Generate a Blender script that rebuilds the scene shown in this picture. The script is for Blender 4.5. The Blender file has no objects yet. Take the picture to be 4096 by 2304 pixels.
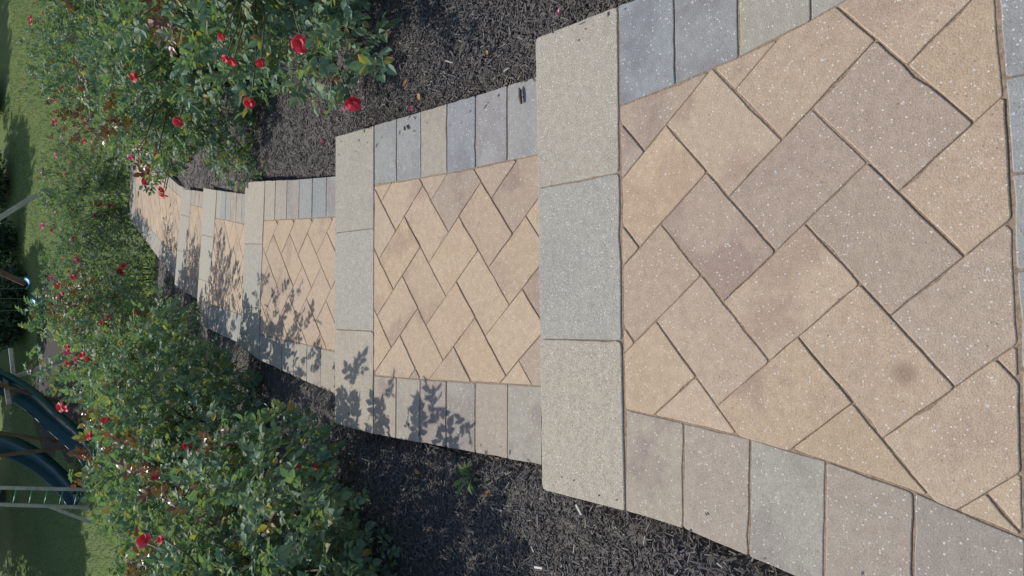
import bpy, math, random
import numpy as np
from mathutils import Matrix, Vector

rng = np.random.default_rng(7)
random.seed(7)
S = bpy.context.scene
COL = S.collection

# ------------------------------------------------------------------ camera, sky, sun, exposure
PITCH = math.radians(44.22)
cam_data = bpy.data.cameras.new("camera")
cam_data.sensor_width = 36.0
cam_data.lens = 26.04
cam_data.clip_start = 0.02
cam_data.clip_end = 600
cam = bpy.data.objects.new("camera", cam_data)
COL.objects.link(cam)
S.camera = cam
CAM = Vector((0, 0, 1.35))
Fw = Vector((0, math.cos(PITCH), -math.sin(PITCH)))
Up = Vector((0, math.sin(PITCH), math.cos(PITCH)))
Rt = Vector((1, 0, 0))
m = Matrix.Identity(4)
for i in range(3):
    m[i][0] = -Up[i]; m[i][1] = Rt[i]; m[i][2] = -Fw[i]; m[i][3] = CAM[i]
cam.matrix_world = m                      # a phone held sideways: the picture's left edge is "up"

SUN_EL, SUN_AZ = math.radians(40), math.radians(113)      # azimuth counter-clockwise from +x
world = bpy.data.worlds.new("World")
S.world = world
world.use_nodes = True
wn = world.node_tree.nodes
sky = wn.new("ShaderNodeTexSky")
sky.sky_type = 'NISHITA'
sky.sun_disc = False
sky.sun_elevation = SUN_EL
sky.sun_rotation = math.pi / 2 - SUN_AZ
world.node_tree.links.new(sky.outputs[0], wn["Background"].inputs[0])
wn["Background"].inputs[1].default_value = 0.15

sun_data = bpy.data.lights.new("sun", 'SUN')
sun_data.energy = 4.1
sun_data.angle = math.radians(0.53)
sun_data.color = (1.0, 0.95, 0.87)
sun = bpy.data.objects.new("sun", sun_data)
COL.objects.link(sun)
SUN = Vector((math.cos(SUN_AZ) * math.cos(SUN_EL), math.sin(SUN_AZ) * math.cos(SUN_EL), math.sin(SUN_EL)))
sun.rotation_euler = SUN.to_track_quat('Z', 'Y').to_euler()
sun.location = SUN * 30

S.view_settings.view_transform = 'Standard'
S.view_settings.look = 'None'
S.view_settings.exposure = 0.06
S.view_settings.gamma = 1.0
S.view_settings.use_curve_mapping = False
S.cycles.max_bounces = 8
S.cycles.transparent_max_bounces = 4
S.cycles.volume_bounces = 0

# ------------------------------------------------------------------ helpers
def tag(o, label=None, cat=None, group=None, kind=None):
    if label: o["label"] = label
    if cat: o["category"] = cat
    if group: o["group"] = group
    if kind: o["kind"] = kind
    return o

def empty(name, loc=(0, 0, 0), rz=0.0):
    o = bpy.data.objects.new(name, None)
    o.empty_display_size = 0.1
    COL.objects.link(o)
    o.location = loc
    o.rotation_euler = (0, 0, rz)
    return o

def link(name, me, parent=None, mw=None):
    o = bpy.data.objects.new(name, me)
    COL.objects.link(o)
    if mw is not None: o.matrix_local = mw
    if parent is not None:
        o.parent = parent
    return o

def mesh_np(name, V, F, mat, smooth=False):
    """V (n,3), F list of (k,m) int arrays: fast mesh from numpy"""
    me = bpy.data.meshes.new(name)
    V = np.asarray(V, np.float32)
    Fs = [np.asarray(f, np.int32) for f in (F if isinstance(F, list) else [F]) if len(f)]
    me.vertices.add(len(V))
    me.vertices.foreach_set("co", V.ravel())
    loops = np.concatenate([f.ravel() for f in Fs])
    sizes = np.concatenate([np.full(len(f), f.shape[1], np.int32) for f in Fs])
    starts = np.concatenate([[0], np.cumsum(sizes)[:-1]]).astype(np.int32)
    me.loops.add(len(loops))
    me.loops.foreach_set("vertex_index", loops)
    me.polygons.add(len(sizes))
    me.polygons.foreach_set("loop_start", starts)
    me.polygons.foreach_set("loop_total", sizes)
    me.update(calc_edges=True)
    me.polygons.foreach_set("use_smooth", np.full(len(sizes), smooth))
    if mat: me.materials.append(mat)
    return me

def mesh_py(name, V, F, mat, smooth=False):
    me = bpy.data.meshes.new(name)
    me.from_pydata([tuple(v) for v in V], [], [tuple(f) for f in F])
    me.update()
    me.polygons.foreach_set("use_smooth", [smooth] * len(me.polygons))
    if mat: me.materials.append(mat)
    return me

def tube(pts, radii, seg=5):
    V, F = [], []
    pts = [Vector(p) for p in pts]
    n = len(pts)
    for i, p in enumerate(pts):
        t = (pts[min(i + 1, n - 1)] - pts[max(i - 1, 0)]).normalized()
        a = t.cross(Vector((0.31, 0.2, 0.93)))
        if a.length < 1e-3: a = t.cross(Vector((1, 0, 0)))
        a.normalize(); b = t.cross(a)
        for k in range(seg):
            an = 2 * math.pi * k / seg
            V.append(p + (a * math.cos(an) + b * math.sin(an)) * radii[i])
    for i in range(n - 1):
        for k in range(seg):
            F.append((i * seg + k, i * seg + (k + 1) % seg, (i + 1) * seg + (k + 1) % seg, (i + 1) * seg + k))
    F.append(tuple(range(seg))[::-1])
    F.append(tuple((n - 1) * seg + k for k in range(seg)))
    return V, F

def beam(p, q, w, d, up=(0, 1, 0)):
    """a timber of width w and depth d from p to q"""
    p, q = Vector(p), Vector(q)
    t = (q - p).normalized()
    a = t.cross(Vector(up))
    if a.length < 1e-3: a = t.cross(Vector((1, 0, 0)))
    a.normalize(); b = t.cross(a)
    V, F = [], []
    e = min(w, d) * 0.12
    prof_ = [(w / 2 - e, d / 2), (w / 2, d / 2 - e), (w / 2, -d / 2 + e), (w / 2 - e, -d / 2), (-w / 2 + e, -d / 2), (-w / 2, -d / 2 + e), (-w / 2, d / 2 - e), (-w / 2 + e, d / 2)]
    for c in (p, q):
        for x, y in prof_:
            V.append(c + a * x + b * y)
    for k in range(8):
        F.append((k, (k + 1) % 8, 8 + (k + 1) % 8, 8 + k))
    F.append(tuple(range(8))[::-1]); F.append(tuple(range(8, 16)))
    return V, F

# ------------------------------------------------------------------ materials
def mat_new(name):
    M = bpy.data.materials.new(name)
    M.use_nodes = True
    nt = M.node_tree
    return M, nt, nt.nodes["Principled BSDF"]

def N(nt, t, **kw):
    n = nt.nodes.new(t)
    for k, v in kw.items():
        if k.startswith("i_"):
            n.inputs[k[2:].replace("_", " ")].default_value = v
        else:
            setattr(n, k, v)
    return n

def ramp(nt, stops, interp='LINEAR'):
    r = nt.nodes.new("ShaderNodeValToRGB")
    r.color_ramp.interpolation = interp
    els = r.color_ramp.elements
    while len(els) > 1: els.remove(els[-1])
    for i, (p, c) in enumerate(stops):
        e = els[0] if i == 0 else els.new(p)
        e.position = p
        e.color = (*c, 1) if len(c) == 3 else c
    return r

def mixc(nt, fac, a, b, mode='MIX'):
    n = nt.nodes.new("ShaderNodeMix")
    n.data_type = 'RGBA'; n.blend_type = mode
    for sock, v in ((0, fac), (6, a), (7, b)):
        if isinstance(v, bpy.types.NodeSocket): nt.links.new(v, n.inputs[sock])
        elif isinstance(v, (int, float)): n.inputs[sock].default_value = v
        else: n.inputs[sock].default_value = (*v, 1)
    return n.outputs[2]

def noise(nt, vec, scale, detail=3, rough=0.55, dim='3D'):
    n = N(nt, "ShaderNodeTexNoise")
    n.inputs["Scale"].default_value = scale
    n.inputs["Detail"].default_value = detail
    n.inputs["Roughness"].default_value = rough
    if vec is not None: nt.links.new(vec, n.inputs["Vector"])
    return n

def stone_mat(name, fleck_scale, fleck_size, fleck_col, bump, grain_dark, second_tone):
    """concrete paver: the object's own colour, soft clouding, pale chips of aggregate, fine pits"""
    M, nt, b = mat_new(name)
    L = nt.links.new
    oi = N(nt, "ShaderNodeObjectInfo")
    geo = N(nt, "ShaderNodeNewGeometry")
    pos = geo.outputs["Position"]
    # offset by the object's random number so clouding changes from stone to stone
    off = N(nt, "ShaderNodeVectorMath", operation='MULTIPLY_ADD')
    comb = N(nt, "ShaderNodeCombineXYZ")
    for k in range(3): L(oi.outputs["Random"], comb.inputs[k])
    L(comb.outputs[0], off.inputs[0]); off.inputs[1].default_value = (37, 19, 53); L(pos, off.inputs[2])
    cl = noise(nt, off.outputs[0], 6.0, 3, 0.5)
    r1 = ramp(nt, [(0.49, (0, 0, 0)), (0.585, (1, 1, 1))])
    L(cl.outputs["Fac"], r1.inputs[0])
    gate = N(nt, "ShaderNodeMapRange"); L(oi.outputs["Random"], gate.inputs[0])
    gate.inputs[1].default_value = .40; gate.inputs[2].default_value = .80; gate.inputs[3].default_value = .22; gate.inputs[4].default_value = 1.0
    fac = N(nt, "ShaderNodeMath", operation='MULTIPLY'); L(r1.outputs[0], fac.inputs[0]); L(gate.outputs[0], fac.inputs[1])
    # second tone: duller, more purple-grey
    second = mixc(nt, 1.0, oi.outputs["Color"], second_tone, 'MULTIPLY')
    base = mixc(nt, fac.outputs[0], oi.outputs["Color"], second)
    gr = noise(nt, pos, 330, 2, 0.6)
    r2 = ramp(nt, [(0.30, (grain_dark,) * 3), (0.52, (1, 1, 1)), (0.75, (1.16, 1.15, 1.13))])
    L(gr.outputs["Fac"], r2.inputs[0])
    base = mixc(nt, 1.0, base, r2.outputs[0], 'MULTIPLY')
    mid = noise(nt, pos, 48, 4, 0.65)
    r3 = ramp(nt, [(0.3, (0.88, 0.87, 0.86)), (0.7, (1.08, 1.08, 1.08))])
    L(mid.outputs["Fac"], r3.inputs[0])
    base = mixc(nt, 1.0, base, r3.outputs[0], 'MULTIPLY')
    # flecks in two sizes
    def flecks(scale, size, keep, col, base):
        dn = noise(nt, pos, scale * 2.2, 1)
        dv = N(nt, "ShaderNodeVectorMath", operation='MULTIPLY_ADD')
        L(dn.outputs["Color"], dv.inputs[0]); dv.inputs[1].default_value = (0.6 / scale,) * 3; L(pos, dv.inputs[2])
        v = N(nt, "ShaderNodeTexVoronoi")
        v.inputs["Scale"].default_value = scale
        L(dv.outputs[0], v.inputs["Vector"])
        sep = N(nt, "ShaderNodeSeparateColor"); L(v.outputs["Color"], sep.inputs[0])
        a = N(nt, "ShaderNodeMath", operation='GREATER_THAN'); L(sep.outputs[0], a.inputs[0]); a.inputs[1].default_value = 1 - keep
        s = N(nt, "ShaderNodeMath", operation='MULTIPLY'); L(sep.outputs[1], s.inputs[0]); s.inputs[1].default_value = size
        d = N(nt, "ShaderNodeMath", operation='LESS_THAN'); L(v.outputs["Distance"], d.inputs[0]); L(s.outputs[0], d.inputs[1])
        f = N(nt, "ShaderNodeMath", operation='MULTIPLY'); L(a.outputs[0], f.inputs[0]); L(d.outputs[0], f.inputs[1])
        f2 = N(nt, "ShaderNodeMath", operation='MULTIPLY'); L(f.outputs[0], f2.inputs[0]); f2.inputs[1].default_value = 0.72
        return mixc(nt, f2.outputs[0], base, col)
    base = flecks(fleck_scale, fleck_size, 0.26, fleck_col, base)
    base = flecks(fleck_scale * 0.42, fleck_size * 0.62, 0.085, (0.48, 0.49, 0.50), base)
    base = flecks(fleck_scale * 0.8, fleck_size * 0.8, 0.06, (0.16, 0.13, 0.11), base)
    # chalky scuffs, here and there
    sc = noise(nt, pos, 3.1, 2)
    sc2 = noise(nt, pos, 34, 4, 0.7)
    mul = N(nt, "ShaderNodeMath", operation='MULTIPLY'); L(sc.outputs["Fac"], mul.inputs[0]); L(sc2.outputs["Fac"], mul.inputs[1])
    r4 = ramp(nt, [(0.405, (0, 0, 0)), (0.50, (0.55, 0.55, 0.55))]); L(mul.outputs[0], r4.inputs[0])
    base = mixc(nt, r4.outputs[0], base, (0.62, 0.61, 0.60))
    # one brown stain on the landing
    dist = N(nt, "ShaderNodeVectorMath", operation='DISTANCE'); L(pos, dist.inputs[0]); dist.inputs[1].default_value = (-0.145, 0.435, 0.0)
    r5 = ramp(nt, [(0.0, (0.62,) * 3), (0.008, (0.5,) * 3), (0.030, (0, 0, 0))], 'EASE'); L(dist.outputs["Value"], r5.inputs[0])
    base = mixc(nt, r5.outputs[0], base, (0.17, 0.105, 0.07))
    L(base, b.inputs["Base Color"])
    b.inputs["Roughness"].default_value = 0.86
    b.inputs["Specular IOR Level"].default_value = 0.3
    bp = N(nt, "ShaderNodeBump"); bp.inputs["Strength"].default_value = bump; bp.inputs["Distance"].default_value = 0.002
    add = N(nt, "ShaderNodeMath", operation='ADD'); L(gr.outputs["Fac"], add.inputs[0]); L(mid.outputs["Fac"], add.inputs[1])
    L(add.outputs[0], bp.inputs["Height"]); L(bp.outputs[0], b.inputs["Normal"])
    return M

M_PAVER = stone_mat("paver_stone", 210, 0.40, (0.62, 0.59, 0.54), 0.5, 0.80, (0.83, 0.80, 0.83))
M_CAP = stone_mat("cap_stone_face", 250, 0.44, (0.66, 0.64, 0.57), 0.85, 0.64, (0.95, 0.95, 0.96))

def simple_noise_mat(name, c0, c1, scale, rough=0.9, bump=0.3, detail=4, c2=None, dist=0.004):
    M, nt, b = mat_new(name)
    tc = N(nt, "ShaderNodeTexCoord")
    n = noise(nt, tc.outputs["Object"], scale, detail, 0.6)
    st = [(0.3, c0), (0.7, c1)] if c2 is None else [(0.25, c0), (0.5, c1), (0.78, c2)]
    r = ramp(nt, st); nt.links.new(n.outputs["Fac"], r.inputs[0])
    nt.links.new(r.outputs[0], b.inputs["Base Color"])
    b.inputs["Roughness"].default_value = rough
    if bump:
        bp = N(nt, "ShaderNodeBump"); bp.inputs["Strength"].default_value = bump; bp.inputs["Distance"].default_value = dist
        nt.links.new(n.outputs["Fac"], bp.inputs["Height"]); nt.links.new(bp.outputs[0], b.inputs["Normal"])
    return M

M_SAND = simple_noise_mat("joint_sand", (0.17, 0.115, 0.075), (0.33, 0.25, 0.175), 160, 0.95, 0.5)
M_SOIL = simple_noise_mat("mulch_soil", (0.060, 0.054, 0.049), (0.115, 0.104, 0.095), 70, 0.95, 0.8)
M_EDGE = simple_noise_mat("edging_plastic", (0.02, 0.02, 0.02), (0.03, 0.03, 0.03), 20, 0.9, 0.1)
M_WOOD = simple_noise_mat("weathered_wood", (0.36, 0.31, 0.26), (0.55, 0.50, 0.43), 9, 0.85, 0.2)
M_WOODBROWN = simple_noise_mat("brown_wood", (0.11, 0.06, 0.035), (0.21, 0.12, 0.07), 9, 0.85, 0.2)
M_BARK = simple_noise_mat("tree_bark", (0.05, 0.04, 0.032), (0.12, 0.10, 0.08), 12, 0.95, 0.8, dist=0.03)
M_CANE = simple_noise_mat("rose_cane_bark", (0.045, 0.06, 0.022), (0.13, 0.09, 0.05), 25, 0.6, 0.1)

def island_mat(name, stops, rough=0.5, spec=0.4, trans=0.0, objrand=True, tcol=None, interp='LINEAR'):
    """colour picked per loose piece (and per object), with optional light passing through"""
    M, nt, b = mat_new(name)
    L = nt.links.new
    geo = N(nt, "ShaderNodeNewGeometry")
    v = geo.outputs["Random Per Island"]
    if objrand:
        oi = N(nt, "ShaderNodeObjectInfo")
        a = N(nt, "ShaderNodeMath", operation='MULTIPLY_ADD'); L(oi.outputs["Random"], a.inputs[0]); a.inputs[1].default_value = 7.31; L(v, a.inputs[2])
        fr = N(nt, "ShaderNodeMath", operation='FRACT'); L(a.outputs[0], fr.inputs[0]); v = fr.outputs[0]
    r = ramp(nt, stops, interp); L(v, r.inputs[0])
    L(r.outputs[0], b.inputs["Base Color"])
    b.inputs["Roughness"].default_value = rough
    b.inputs["Specular IOR Level"].default_value = spec
    if trans:
        tr = N(nt, "ShaderNodeBsdfTranslucent")
        mul = mixc(nt, 1.0, r.outputs[0], tcol or (1.5, 1.7, 0.7), 'MULTIPLY')
        L(mul, tr.inputs[0])
        mx = N(nt, "ShaderNodeMixShader"); mx.inputs[0].default_value = trans
        L(b.outputs[0], mx.inputs[1]); L(tr.outputs[0], mx.inputs[2])
        L(mx.outputs[0], nt.nodes["Material Output"].inputs[0])
    return M

M_LEAF = island_mat("rose_leaf", [(0.0, (0.075, 0.130, 0.084)), (0.25, (0.122, 0.200, 0.132)), (0.5, (0.160, 0.245, 0.172)),
                                  (0.70, (0.180, 0.250, 0.135)), (0.86, (0.20, 0.245, 0.120)), (0.955, (0.23, 0.23, 0.10)), (0.985, (0.42, 0.36, 0.09)), (1.0, (0.26, 0.15, 0.08))],
                    rough=0.58, spec=0.24, trans=0.27)
M_YOUNG = island_mat("young_rose_leaf", [(0.0, (0.16, 0.05, 0.035)), (0.4, (0.13, 0.085, 0.035)), (0.75, (0.11, 0.12, 0.04)), (1.0, (0.22, 0.09, 0.05))], rough=0.38, spec=0.55, trans=0.25, tcol=(1.6, 1.1, 0.7))
M_RED = island_mat("red_petal", [(0.0, (0.50, 0.022, 0.032)), (0.55, (0.64, 0.036, 0.050)), (0.85, (0.70, 0.07, 0.10)), (1.0, (0.72, 0.16, 0.20))], rough=0.55, spec=0.3, trans=0.25, tcol=(1.3, 0.8, 0.8))
M_PINK = island_mat("pink_petal", [(0.0, (0.55, 0.03, 0.12)), (0.6, (0.70, 0.06, 0.20)), (1.0, (0.78, 0.22, 0.36))], rough=0.55, spec=0.3, trans=0.25, tcol=(1.3, 0.8, 0.8))
M_YELLOW = island_mat("rose_stamen", [(0.0, (0.55, 0.33, 0.05)), (1.0, (0.65, 0.45, 0.12))], rough=0.7)
M_STRAW = island_mat("dry_sepal", [(0.0, (0.36, 0.30, 0.16)), (0.6, (0.48, 0.42, 0.26)), (1.0, (0.42, 0.22, 0.10))], rough=0.8, spec=0.2, trans=0.15, tcol=(1, 1, 0.8))
M_CHIP = island_mat("mulch_chip", [(0.0, (0.068, 0.061, 0.056)), (0.5, (0.105, 0.095, 0.087)), (0.85, (0.145, 0.133, 0.122)), (0.97, (0.175, 0.16, 0.145)), (0.992, (0.25, 0.21, 0.17)), (1.0, (0.46, 0.43, 0.38))], rough=0.75, spec=0.35, objrand=False)
M_DRY = island_mat("dry_leaf", [(0.0, (0.42, 0.20, 0.07)), (1.0, (0.50, 0.28, 0.12))], rough=0.7, trans=0.15, tcol=(1, 1, 1))
M_TLEAF = island_mat("tree_leaf", [(0.0, (0.020, 0.048, 0.020)), (0.6, (0.045, 0.085, 0.030)), (1.0, (0.08, 0.12, 0.045))], rough=0.5, spec=0.4, trans=0.2)
M_WEED = island_mat("weed_leaf", [(0.0, (0.09, 0.17, 0.05)), (1.0, (0.20, 0.28, 0.09))], rough=0.45, trans=0.25)
M_BLADE = island_mat("grass_blade", [(0.0, (0.105, 0.160, 0.054)), (0.6, (0.14, 0.19, 0.066)), (1.0, (0.20, 0.21, 0.085))], rough=0.6, trans=0.2, objrand=False)

def plastic(name, col, rough=0.3):
    M, nt, b = mat_new(name)
    tc = N(nt, "ShaderNodeTexCoord")
    n = noise(nt, tc.outputs["Object"], 6, 4)
    r = ramp(nt, [(0.3, tuple(c * 0.85 for c in col)), (0.7, col)]); nt.links.new(n.outputs["Fac"], r.inputs[0])
    nt.links.new(r.outputs[0], b.inputs["Base Color"])
    b.inputs["Roughness"].default_value = rough
    return M
M_SLIDE = plastic("slide_plastic", (0.010, 0.062, 0.066), 0.25)
M_RUNG = plastic("rung_paint", (0.07, 0.24, 0.13), 0.4)
M_SEAT = plastic("seat_plastic", (0.09, 0.36, 0.62), 0.35)
M_CHAIN = plastic("chain_metal", (0.18, 0.18, 0.18), 0.4)

def lawn_mat():
    M, nt, b = mat_new("lawn_grass")
    L = nt.links.new
    tc = N(nt, "ShaderNodeTexCoord")
    n1 = noise(nt, tc.outputs["Object"], 0.55, 5, 0.6)
    n2 = noise(nt, tc.outputs["Object"], 38, 3, 0.7)
    r1 = ramp(nt, [(0.3, (0.105, 0.160, 0.055)), (0.55, (0.135, 0.182, 0.062)), (0.75, (0.18, 0.195, 0.078))]); L(n1.outputs["Fac"], r1.inputs[0])
    r2 = ramp(nt, [(0.3, (0.6, 0.62, 0.6)), (0.7, (1.3, 1.28, 1.2))]); L(n2.outputs["Fac"], r2.inputs[0])
    c = mixc(nt, 1.0, r1.outputs[0], r2.outputs[0], 'MULTIPLY')
    L(c, b.inputs["Base Color"]); b.inputs["Roughness"].default_value = 0.9; b.inputs["Specular IOR Level"].default_value = 0.1
    bp = N(nt, "ShaderNodeBump"); bp.inputs["Strength"].default_value = 0.6; bp.inputs["Distance"].default_value = 0.03
    L(n2.outputs["Fac"], bp.inputs["Height"]); L(bp.outputs[0], b.inputs["Normal"])
    return M
M_LAWN = lawn_mat()

# ------------------------------------------------------------------ terrain
PY = [-20, -1, 0, .95, 1.3, 1.6, 2.5, 2.9, 4.1, 4.7, 6.1, 6.7, 7.7, 8.4, 10, 12, 15, 17, 200]
PZ = [-.06, -.06, -.06, -.06, -.13, -.19, -.28, -.41, -.60, -.79, -1.12, -1.33, -1.52, -1.73, -2.03, -2.7, -3.6, -3.65, -3.7]
def prof(y): return np.interp(y, PY, PZ)

EL = np.array([(-3, -.8), (-1, -.7), (.3, -.562), (.6, -.538), (.777, -.524), (.883, -.512), (1.28, -.512), (1.45, -.508), (2.66, -.556), (3.0, -.49), (3.9, -.405), (4.22, -.35),
      (4.9, -.375), (5.9, -.327), (6.35, -.285), (7.0, -.105), (7.9, .025), (8.7, .115), (9.57, .418), (10.94, .888), (11.2, .975), (11.35, 2.7), (12.5, 4.0)])
ER = np.array([(-3, 1.1), (-1, 1.0), (.3, .81), (.54, .742), (1.0, .652), (1.3, .64), (1.45, .613), (2.65, .618), (3.0, .518), (3.82, .587), (4.1, .614), (4.76, .632), (5.56, .745),
      (6.04, .817), (6.75, .872), (7.18, .925), (7.56, .99), (8.36, 1.12), (9.3, 1.45), (10.1, 1.95), (10.45, 2.7), (10.6, 5)])
def xl(y): return np.interp(y, EL[:, 0], EL[:, 1])
def xr(y): return np.interp(y, ER[:, 0], ER[:, 1])

def vnoise(x, y, s, seed=0):
    """cheap smooth 2-D value noise"""
    X, Y = np.asarray(x) * s + 100.3 + seed * 17.1, np.asarray(y) * s + 57.7 + seed * 9.7
    xi, yi = np.floor(X).astype(int), np.floor(Y).astype(int)
    fx, fy = X - xi, Y - yi
    fx, fy = fx * fx * (3 - 2 * fx), fy * fy * (3 - 2 * fy)
    def h(a, b):
        n = (a * 374761393 + b * 668265263 + seed * 2147483) & 0x7fffffff
        n = ((n ^ (n >> 13)) * 1274126177) & 0x7fffffff
        return (n & 0xffff) / 65535.0
    return (h(xi, yi) * (1 - fx) + h(xi + 1, yi) * fx) * (1 - fy) + (h(xi, yi + 1) * (1 - fx) + h(xi + 1, yi + 1) * fx) * fy

def bed_z(x, y, side):
    """mulch surface beside the path; a shallow trench runs along the stone edge"""
    d = (xl(y) - x) if side < 0 else (x - xr(y))
    z = prof(y) + 0.035 * (vnoise(x, y, 2.1, 3) - .5) + 0.018 * (vnoise(x, y, 9, 5) - .5)
    trench = np.where(side < 0, 0.035, 0.02) * np.exp(-(np.maximum(d, 0) / 0.035) ** 2)
    return z - trench + 0.02 * np.clip(d / 0.6, 0, 1)

def make_bed(side, label):
    ys = np.concatenate([np.arange(-1.0, 4.2, 0.045), np.arange(4.2, 12.45, 0.09)])
    if side > 0: ys = ys[ys < 10.55]
    offs = np.concatenate([[-0.004, .012, .025, .04, .06, .085], np.arange(.12, 1.6, .05), np.arange(1.6, 4.6, .12)])
    edge = xl(ys) if side < 0 else xr(ys)
    X = edge[:, None] + side * offs[None, :]
    Y = np.repeat(ys[:, None], len(offs), 1)
    Z = bed_z(X, Y, side)
    Z[:, -1] -= 0.25
    V = np.stack([X, Y, Z], -1).reshape(-1, 3)
    nx, ny = len(offs), len(ys)
    i, j = np.meshgrid(np.arange(ny - 1), np.arange(nx - 1), indexing='ij')
    a = (i * nx + j).ravel()
    F = np.stack([a, a + 1, a + nx + 1, a + nx], 1)
    if side < 0: F = F[:, ::-1]
    o = link("mulch_bed", mesh_np("mulch_bed", V, F, M_SOIL, True))
    tag(o, label, kind="structure")
make_bed(-1, "black mulch bed on the shaded side of the steps under the rose bushes")
make_bed(1, "black mulch bed on the sunny side of the steps under the rose bushes")

def lawn_z(x, y):
    x, y = np.asarray(x, float), np.asarray(y, float)
    z = prof(y)
    inside = (np.abs(x) < 5.0) & (y < 12.6) & (y > -3)
    return np.where(inside, z - 0.45, z) + 0.05 * (vnoise(x, y, .5, 8) - .5)
gx = np.concatenate([[-160, -80, -45], np.arange(-30, -6, 1.0), np.arange(-6, 6.1, .5), np.arange(7, 31, 1.0), [45, 80, 160]])
gy = np.concatenate([[-120, -50, -20], np.arange(-10, -3, 1.0), np.arange(-3, 18, .4), np.arange(18.5, 40, 1.0), [50, 70, 110, 200]])
GX, GY = np.meshgrid(gx, gy)
V = np.stack([GX, GY, lawn_z(GX, GY)], -1).reshape(-1, 3)
nx, ny = len(gx), len(gy)
i, j = np.meshgrid(np.arange(ny - 1), np.arange(nx - 1), indexing='ij')
a = (i * nx + j).ravel()
lawn = link("lawn", mesh_np("lawn", V, np.stack([a, a + 1, a + nx + 1, a + nx], 1), M_LAWN, True))
tag(lawn, "mown green lawn below the steps and under the playset", kind="structure")

# ------------------------------------------------------------------ the stepped path
# each level: (z at y0, slope, y0): a level plane that drops a little away from the camera
PL = [(0.0, 0.0, 0.75), (-.17, .0462, 1.288), (-.4038, .079, 2.6683), (-.6915, .1864, 4.1585), (-1.2463, .14, 6.2234), (-1.6435, .12, 7.8465)]
def pz(k, y): return PL[k][0] - PL[k][1] * (np.asarray(y) - PL[k][2])

def clip_half(poly, p, n):
    """keep the part of poly with (x-p).n <= 0"""
    out = []
    for i in range(len(poly)):
        a, b = poly[i], poly[(i + 1) % len(poly)]
        da, db = (a - p) @ n, (b - p) @ n
        if da <= 0: out.append(a)
        if (da < 0 < db) or (db < 0 < da):
            t = da / (da - db); out.append(a + (b - a) * t)
    return out

def area(poly):
    P = np.array(poly)
    return 0.5 * abs(np.sum(P[:, 0] * np.roll(P[:, 1], -1) - P[:, 1] * np.roll(P[:, 0], -1)))

def ccw(poly):
    P = np.array(poly)
    s = np.sum(P[:, 0] * np.roll(P[:, 1], -1) - P[:, 1] * np.roll(P[:, 0], -1))
    return poly if s > 0 else poly[::-1]

def inset(poly, d):
    poly = ccw([np.array(p, float) for p in poly])
    out = poly
    n = len(poly)
    for i in range(n):
        a, b = poly[i], poly[(i + 1) % n]
        e = b - a; L = np.linalg.norm(e)
        if L < 1e-6: continue
        nn = np.array([e[1], -e[0]]) / L
        dd = d * random.uniform(.45, 1.6)
        if abs((math.degrees(math.atan2(e[1], e[0])) - 131.5 + 90) % 180 - 90) < 14: dd *= .35   # these joints are tight
        out = clip_half(out, a - nn * dd, nn)
        if len(out) < 3: return None
    return out

def clean(poly, eps=.007):
    out = []
    for p in poly:
        if not out or np.linalg.norm(p - out[-1]) > eps: out.append(p)
    if len(out) > 1 and np.linalg.norm(out[0] - out[-1]) <= eps: out.pop()
    return out

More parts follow.
